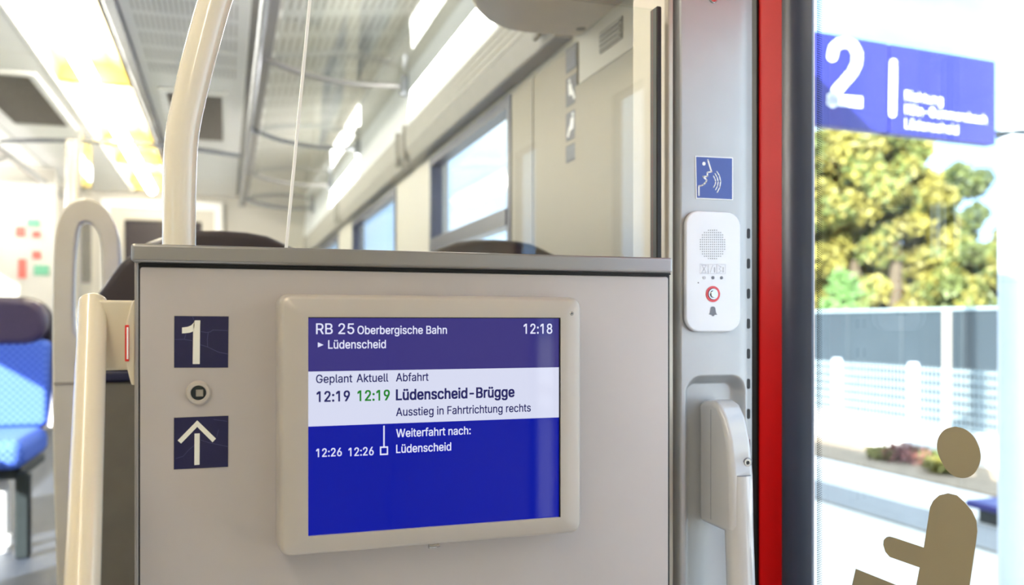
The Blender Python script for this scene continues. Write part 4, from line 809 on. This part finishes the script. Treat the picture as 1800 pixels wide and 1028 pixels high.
# weeds
rng = np.random.default_rng(3)
def leaves(name, centres, radii, n, size, m, parent=None, flat_=1.0, gap=0):
    C = np.array(centres); R = np.array(radii); idx = rng.integers(0, len(C), n)
    d = rng.normal(size=(n, 3)); d /= np.linalg.norm(d, axis=1)[:, None]; r = rng.random(n)**.45
    P = C[idx]+d*(R[idx]*r[:, None])
    a = rng.normal(size=(n, 3)); a /= np.linalg.norm(a, axis=1)[:, None]; b = np.cross(a, rng.normal(size=(n, 3))); b /= np.linalg.norm(b, axis=1)[:, None]
    s = size*(.6+.8*rng.random(n))[:, None]
    V = np.stack([P-a*s, P+b*s*.5, P+a*s, P-b*s*.5], 1).reshape(-1, 3); Fc = np.arange(n*4).reshape(-1, 4)
    me = bpy.data.meshes.new(name); me.from_pydata(V.tolist(), [], Fc.tolist()); me.update()
    return link_mesh(name, me, m, parent)
for (u, v, s, m, L) in ((1590, 806, .20, 'weed_red', 'reddish dry weed clump by the low white wall'), (1628, 808, .13, 'leaf_green', 'small green weed clump right of the reddish one'), (1552, 803, .12, 'leaf_yellow', 'yellowish weed clump left of the reddish one'), (1655, 826, .12, 'leaf_yellow', 'yellow-green weed tuft left of the head pictogram')):
    p = PZ(u, v, .02); o = leaves('weed_clump', [(p.x, p.y, .05)], [(s, s*1.3, s*.45)], 500, .025, m); stuff(o); tag(o, L, 'plant', 'weeds on the soil strip')
# fence
XF = 5.85
fn = thing('mesh_fence', 'pale steel mesh fence with posts beyond the platform', 'fence', (XF, 7, .1))
hf = PX(1605, 643, XF).z
ys = [PX(u, 700, XF).y for u in (1447, 1607, 1738)]
sp = (ys[0]-ys[2])/2
posts = [ys[1]+sp*k for k in range(-3, 5)]
for y in posts: obj('post', MB().box(XF-.04, XF+.02, y-.04, y+.04, .10, hf+.03), 'mast', fn, bevel=.008, seg=1)
wr = MB(); 
for k in range(8):
    z = .14+(hf-.17)*k/7; wr.box(XF+.02, XF+.032, posts[0], posts[-1], z, z+.012)
y = posts[0]
while y < posts[-1]: wr.box(XF+.014, XF+.020, y, y+.006, .12, hf); y += .045
stuff(obj('mesh_panel', wr, 'fence', fn))
# hoarding of grey-blue cladding panels
XQ = 7.4; hq = PX(1435, 549.5, XQ).z
hd = thing('metal_hoarding', 'long grey-blue metal wall behind the mesh fence', 'wall', (XQ, 8, -.04))
for k in range(26):
    y = -1+k*.9
    obj('panel', MB().box(XQ, XQ+.04, y+.01, y+.89, -.04, hq), 'cladding', hd, bevel=.006, seg=1)
obj('top_rail', MB().box(XQ-.02, XQ+.06, -1, 22.4, hq, hq+.03), 'fence', hd)
for u in (1663,):
    p = PX(u, 600, 7.3); tag(obj('slim_post', MB().box(7.28, 7.34, p.y-.03, p.y+.03, -.04, hq-.01), 'post'), 'slim pale post in front of the grey-blue wall, %s' % ('above the head pictogram' if u > 1600 else 'near the black rubber edge'), 'post')
# trees
def tree(name, u, X, zt_, w, m, L, n, trunk=True, mix=None, z0=None):
    p = PX(u, 600, X); x, y = p.x, p.y; z0 = hq-.6 if z0 is None else z0
    t = thing(name, L, 'tree', (x, y, -.04), 'trees behind the grey-blue wall')
    if not trunk: obj('stem', MB().tube([(x, y, -.04), (x, y, z0+.3)], [.03, .02], 8), 'bark', t)
    if trunk:
        obj('trunk', MB().tube([(x, y, -.04), (x+.05, y, zt_*.5), (x, y+.05, zt_*.8)], [.16, .12, .05], 10), 'bark', t, smooth=True)
    cs, rs = [], []
    for k in range(54):
        h = random.random(); zz0 = z0+(zt_-z0)*h; ww = w*math.sqrt(max(.05, 1-(2*h-.9)**2*.8))
        a = random.random()*6.28; q = ww*.72*math.sqrt(random.random()); cs.append((x+math.cos(a)*q, y+math.sin(a)*q, zz0)); s = w*.25*(1-.3*h); rs.append((s, s, s*.8))
    stuff(leaves('crown', cs, rs, n, .10, m, t))
    if mix: stuff(leaves('crown', cs[:26], [(a*1.05, b*1.05, c*1.05) for a, b, c in rs[:26]], n//2, .10, mix, t))
tree('broadleaf_tree', 1500, 13.0, 5.35, 2.1, 'leaf_yellow', 'large yellow-green tree below the platform number', 16000, mix='leaf_green')
tree('broadleaf_tree', 1572, 13.5, 5.2, 1.6, 'leaf_yellow', 'yellow-green tree just right of the largest one, below the sign joint', 13000, mix='leaf_green')
tree('broadleaf_tree', 1440, 13.5, 5.6, 1.9, 'leaf_green', 'green tree partly hidden behind the black rubber edge', 13000, mix='leaf_yellow')
tree('broadleaf_tree', 1690, 18.0, 5.0, 1.6, 'leaf_dark', 'darker tree rising behind, left of the white mast', 9000, mix='leaf_green')
tree('broadleaf_tree', 1630, 14.5, 3.2, 1.3, 'leaf_yellow', 'lower yellow tree under the gap of sky', 10000, mix='leaf_green')
tree('broadleaf_tree', 1710, 14.0, 2.6, 1.3, 'leaf_green', 'low green tree directly left of the white mast', 9000, mix='leaf_yellow')
tree('broadleaf_tree', 1790, 15.0, 3.0, 1.5, 'leaf_green', 'low green tree right of the white mast', 8000, mix='leaf_yellow')
tree('shrub', 1483, 10.0, 1.95, .38, 'leaf_fresh', 'small fresh green shrub standing in front of the yellow trees', 4000, trunk=False, z0=.9)
# station sign
th = math.radians(4.4); p0 = PY(1435, 137, 2.66); sd = Vector((math.cos(th), math.sin(th), 0)); sn = Vector((math.sin(th), -math.cos(th), 0))
def SG(u, v, o=0): return hit(u, v, p0+sn*o, sn)
ztop, zbot = SG(1435, 55).z, SG(1435, 218.5).z
sg = thing('platform_sign', 'blue platform sign with a white 2 and destination lines', 'sign', (SG(1570, 200).x, SG(1570, 200).y, zbot))
def sbox(name, s0, s1, z0, z1, m, d0=0, d1=.05, bev=0):
    P = lambda s, d, z: tuple(Vector((p0.x, p0.y, 0))+sd*s-sn*d+Vector((0, 0, z)))
    return obj(name, MB().add([P(s0, d0, z0), P(s1, d0, z0), P(s1, d1, z0), P(s0, d1, z0), P(s0, d0, z1), P(s1, d0, z1), P(s1, d1, z1), P(s0, d1, z1)], [(0, 3, 2, 1), (4, 5, 6, 7), (0, 1, 5, 4), (1, 2, 6, 5), (2, 3, 7, 6), (3, 0, 4, 7)]), m, sg, bevel=bev, seg=2)
ss = lambda u: (SG(u, 137)-p0).dot(sd)
sbox('number_board', ss(1405), ss(1561.5), zbot, ztop, 'signblue', bev=.004); sbox('direction_board', ss(1565.5), ss(1750), zbot, ztop, 'signblue', bev=.004)
sbox('joint', ss(1561), ss(1566), zbot+.01, ztop-.012, 'navy', .01, .04)
Ts = lambda u, v: SG(u, v, .0025)
two = MB(); stroke(two, [(1463, 99), (1466, 84), (1475, 76), (1488, 74), (1500, 80), (1507, 94), (1506, 112), (1498, 128), (1484, 144), (1470, 160), (1464, 175), (1464, 180)], 19, Ts, nd=14)
flat(two, [Ts(1454, 165), Ts(1516, 170), Ts(1516, 190), Ts(1453, 184)]); obj('numeral', two, 'white', sg)
br = MB(); stroke(br, [(1570.5, 110), (1569, 200)], 13, Ts, nd=12); obj('white_bar', br, 'white', sg)
for nm, s, u0, u1, v, c in (('direction_text', 'Richtung', 1590, 1656, 176, 17), ('direction_text', 'Köln-Gummersbach', 1590, 1733, 200, 17), ('direction_text', 'Lüdenscheid', 1590, 1683, 225.5, 17)):
    a, b = SG(u0, v), SG(u1, v); up = SG(u0, v-c); text(nm, s, a, sd, (b-a).dot(sd), up.z-a.z, 'white', sg, .016, off=.003, nrm=sn)
# mast
m0 = PY(1779, 400, 2.74)
ms = thing('platform_mast', 'thick white lamp mast beside the blue platform sign', 'mast', (m0.x, m0.y, -.02))
obj('pole', MB().tube([(m0.x, m0.y, -.02), (m0.x, m0.y, 1.95), (m0.x, m0.y, 4.2)], .052, 28), 'mast', ms, smooth=True)
zc = PY(1775, 235, 2.74).z
obj('clamp', MB().tube([(m0.x, m0.y, zc-.012), (m0.x, m0.y, zc+.006)], .060, 28), 'darkmetal', ms, smooth=True)
obj('clamp_arm', MB().cyl((m0.x, m0.y, zc), (SG(1748, 235).x, SG(1748, 235).y+.02, zc), .010, 10), 'darkmetal', ms)
# parked blue bench bits seen low beside the mast
p = PZ(1735, 925, -.02)
bn = thing('platform_bench', 'low blue bench behind the white mast, mostly hidden', 'bench', (p.x+.25, p.y, -.02))
obj('seat', MB().box(p.x, p.x+.42, p.y-.15, p.y+.15, .06, .10), 'signblue', bn, bevel=.01, seg=2)
for dx in (.05, .32): obj('leg', MB().box(p.x+dx, p.x+dx+.05, p.y-.1, p.y+.1, -.02, .06), 'darkmetal', bn)
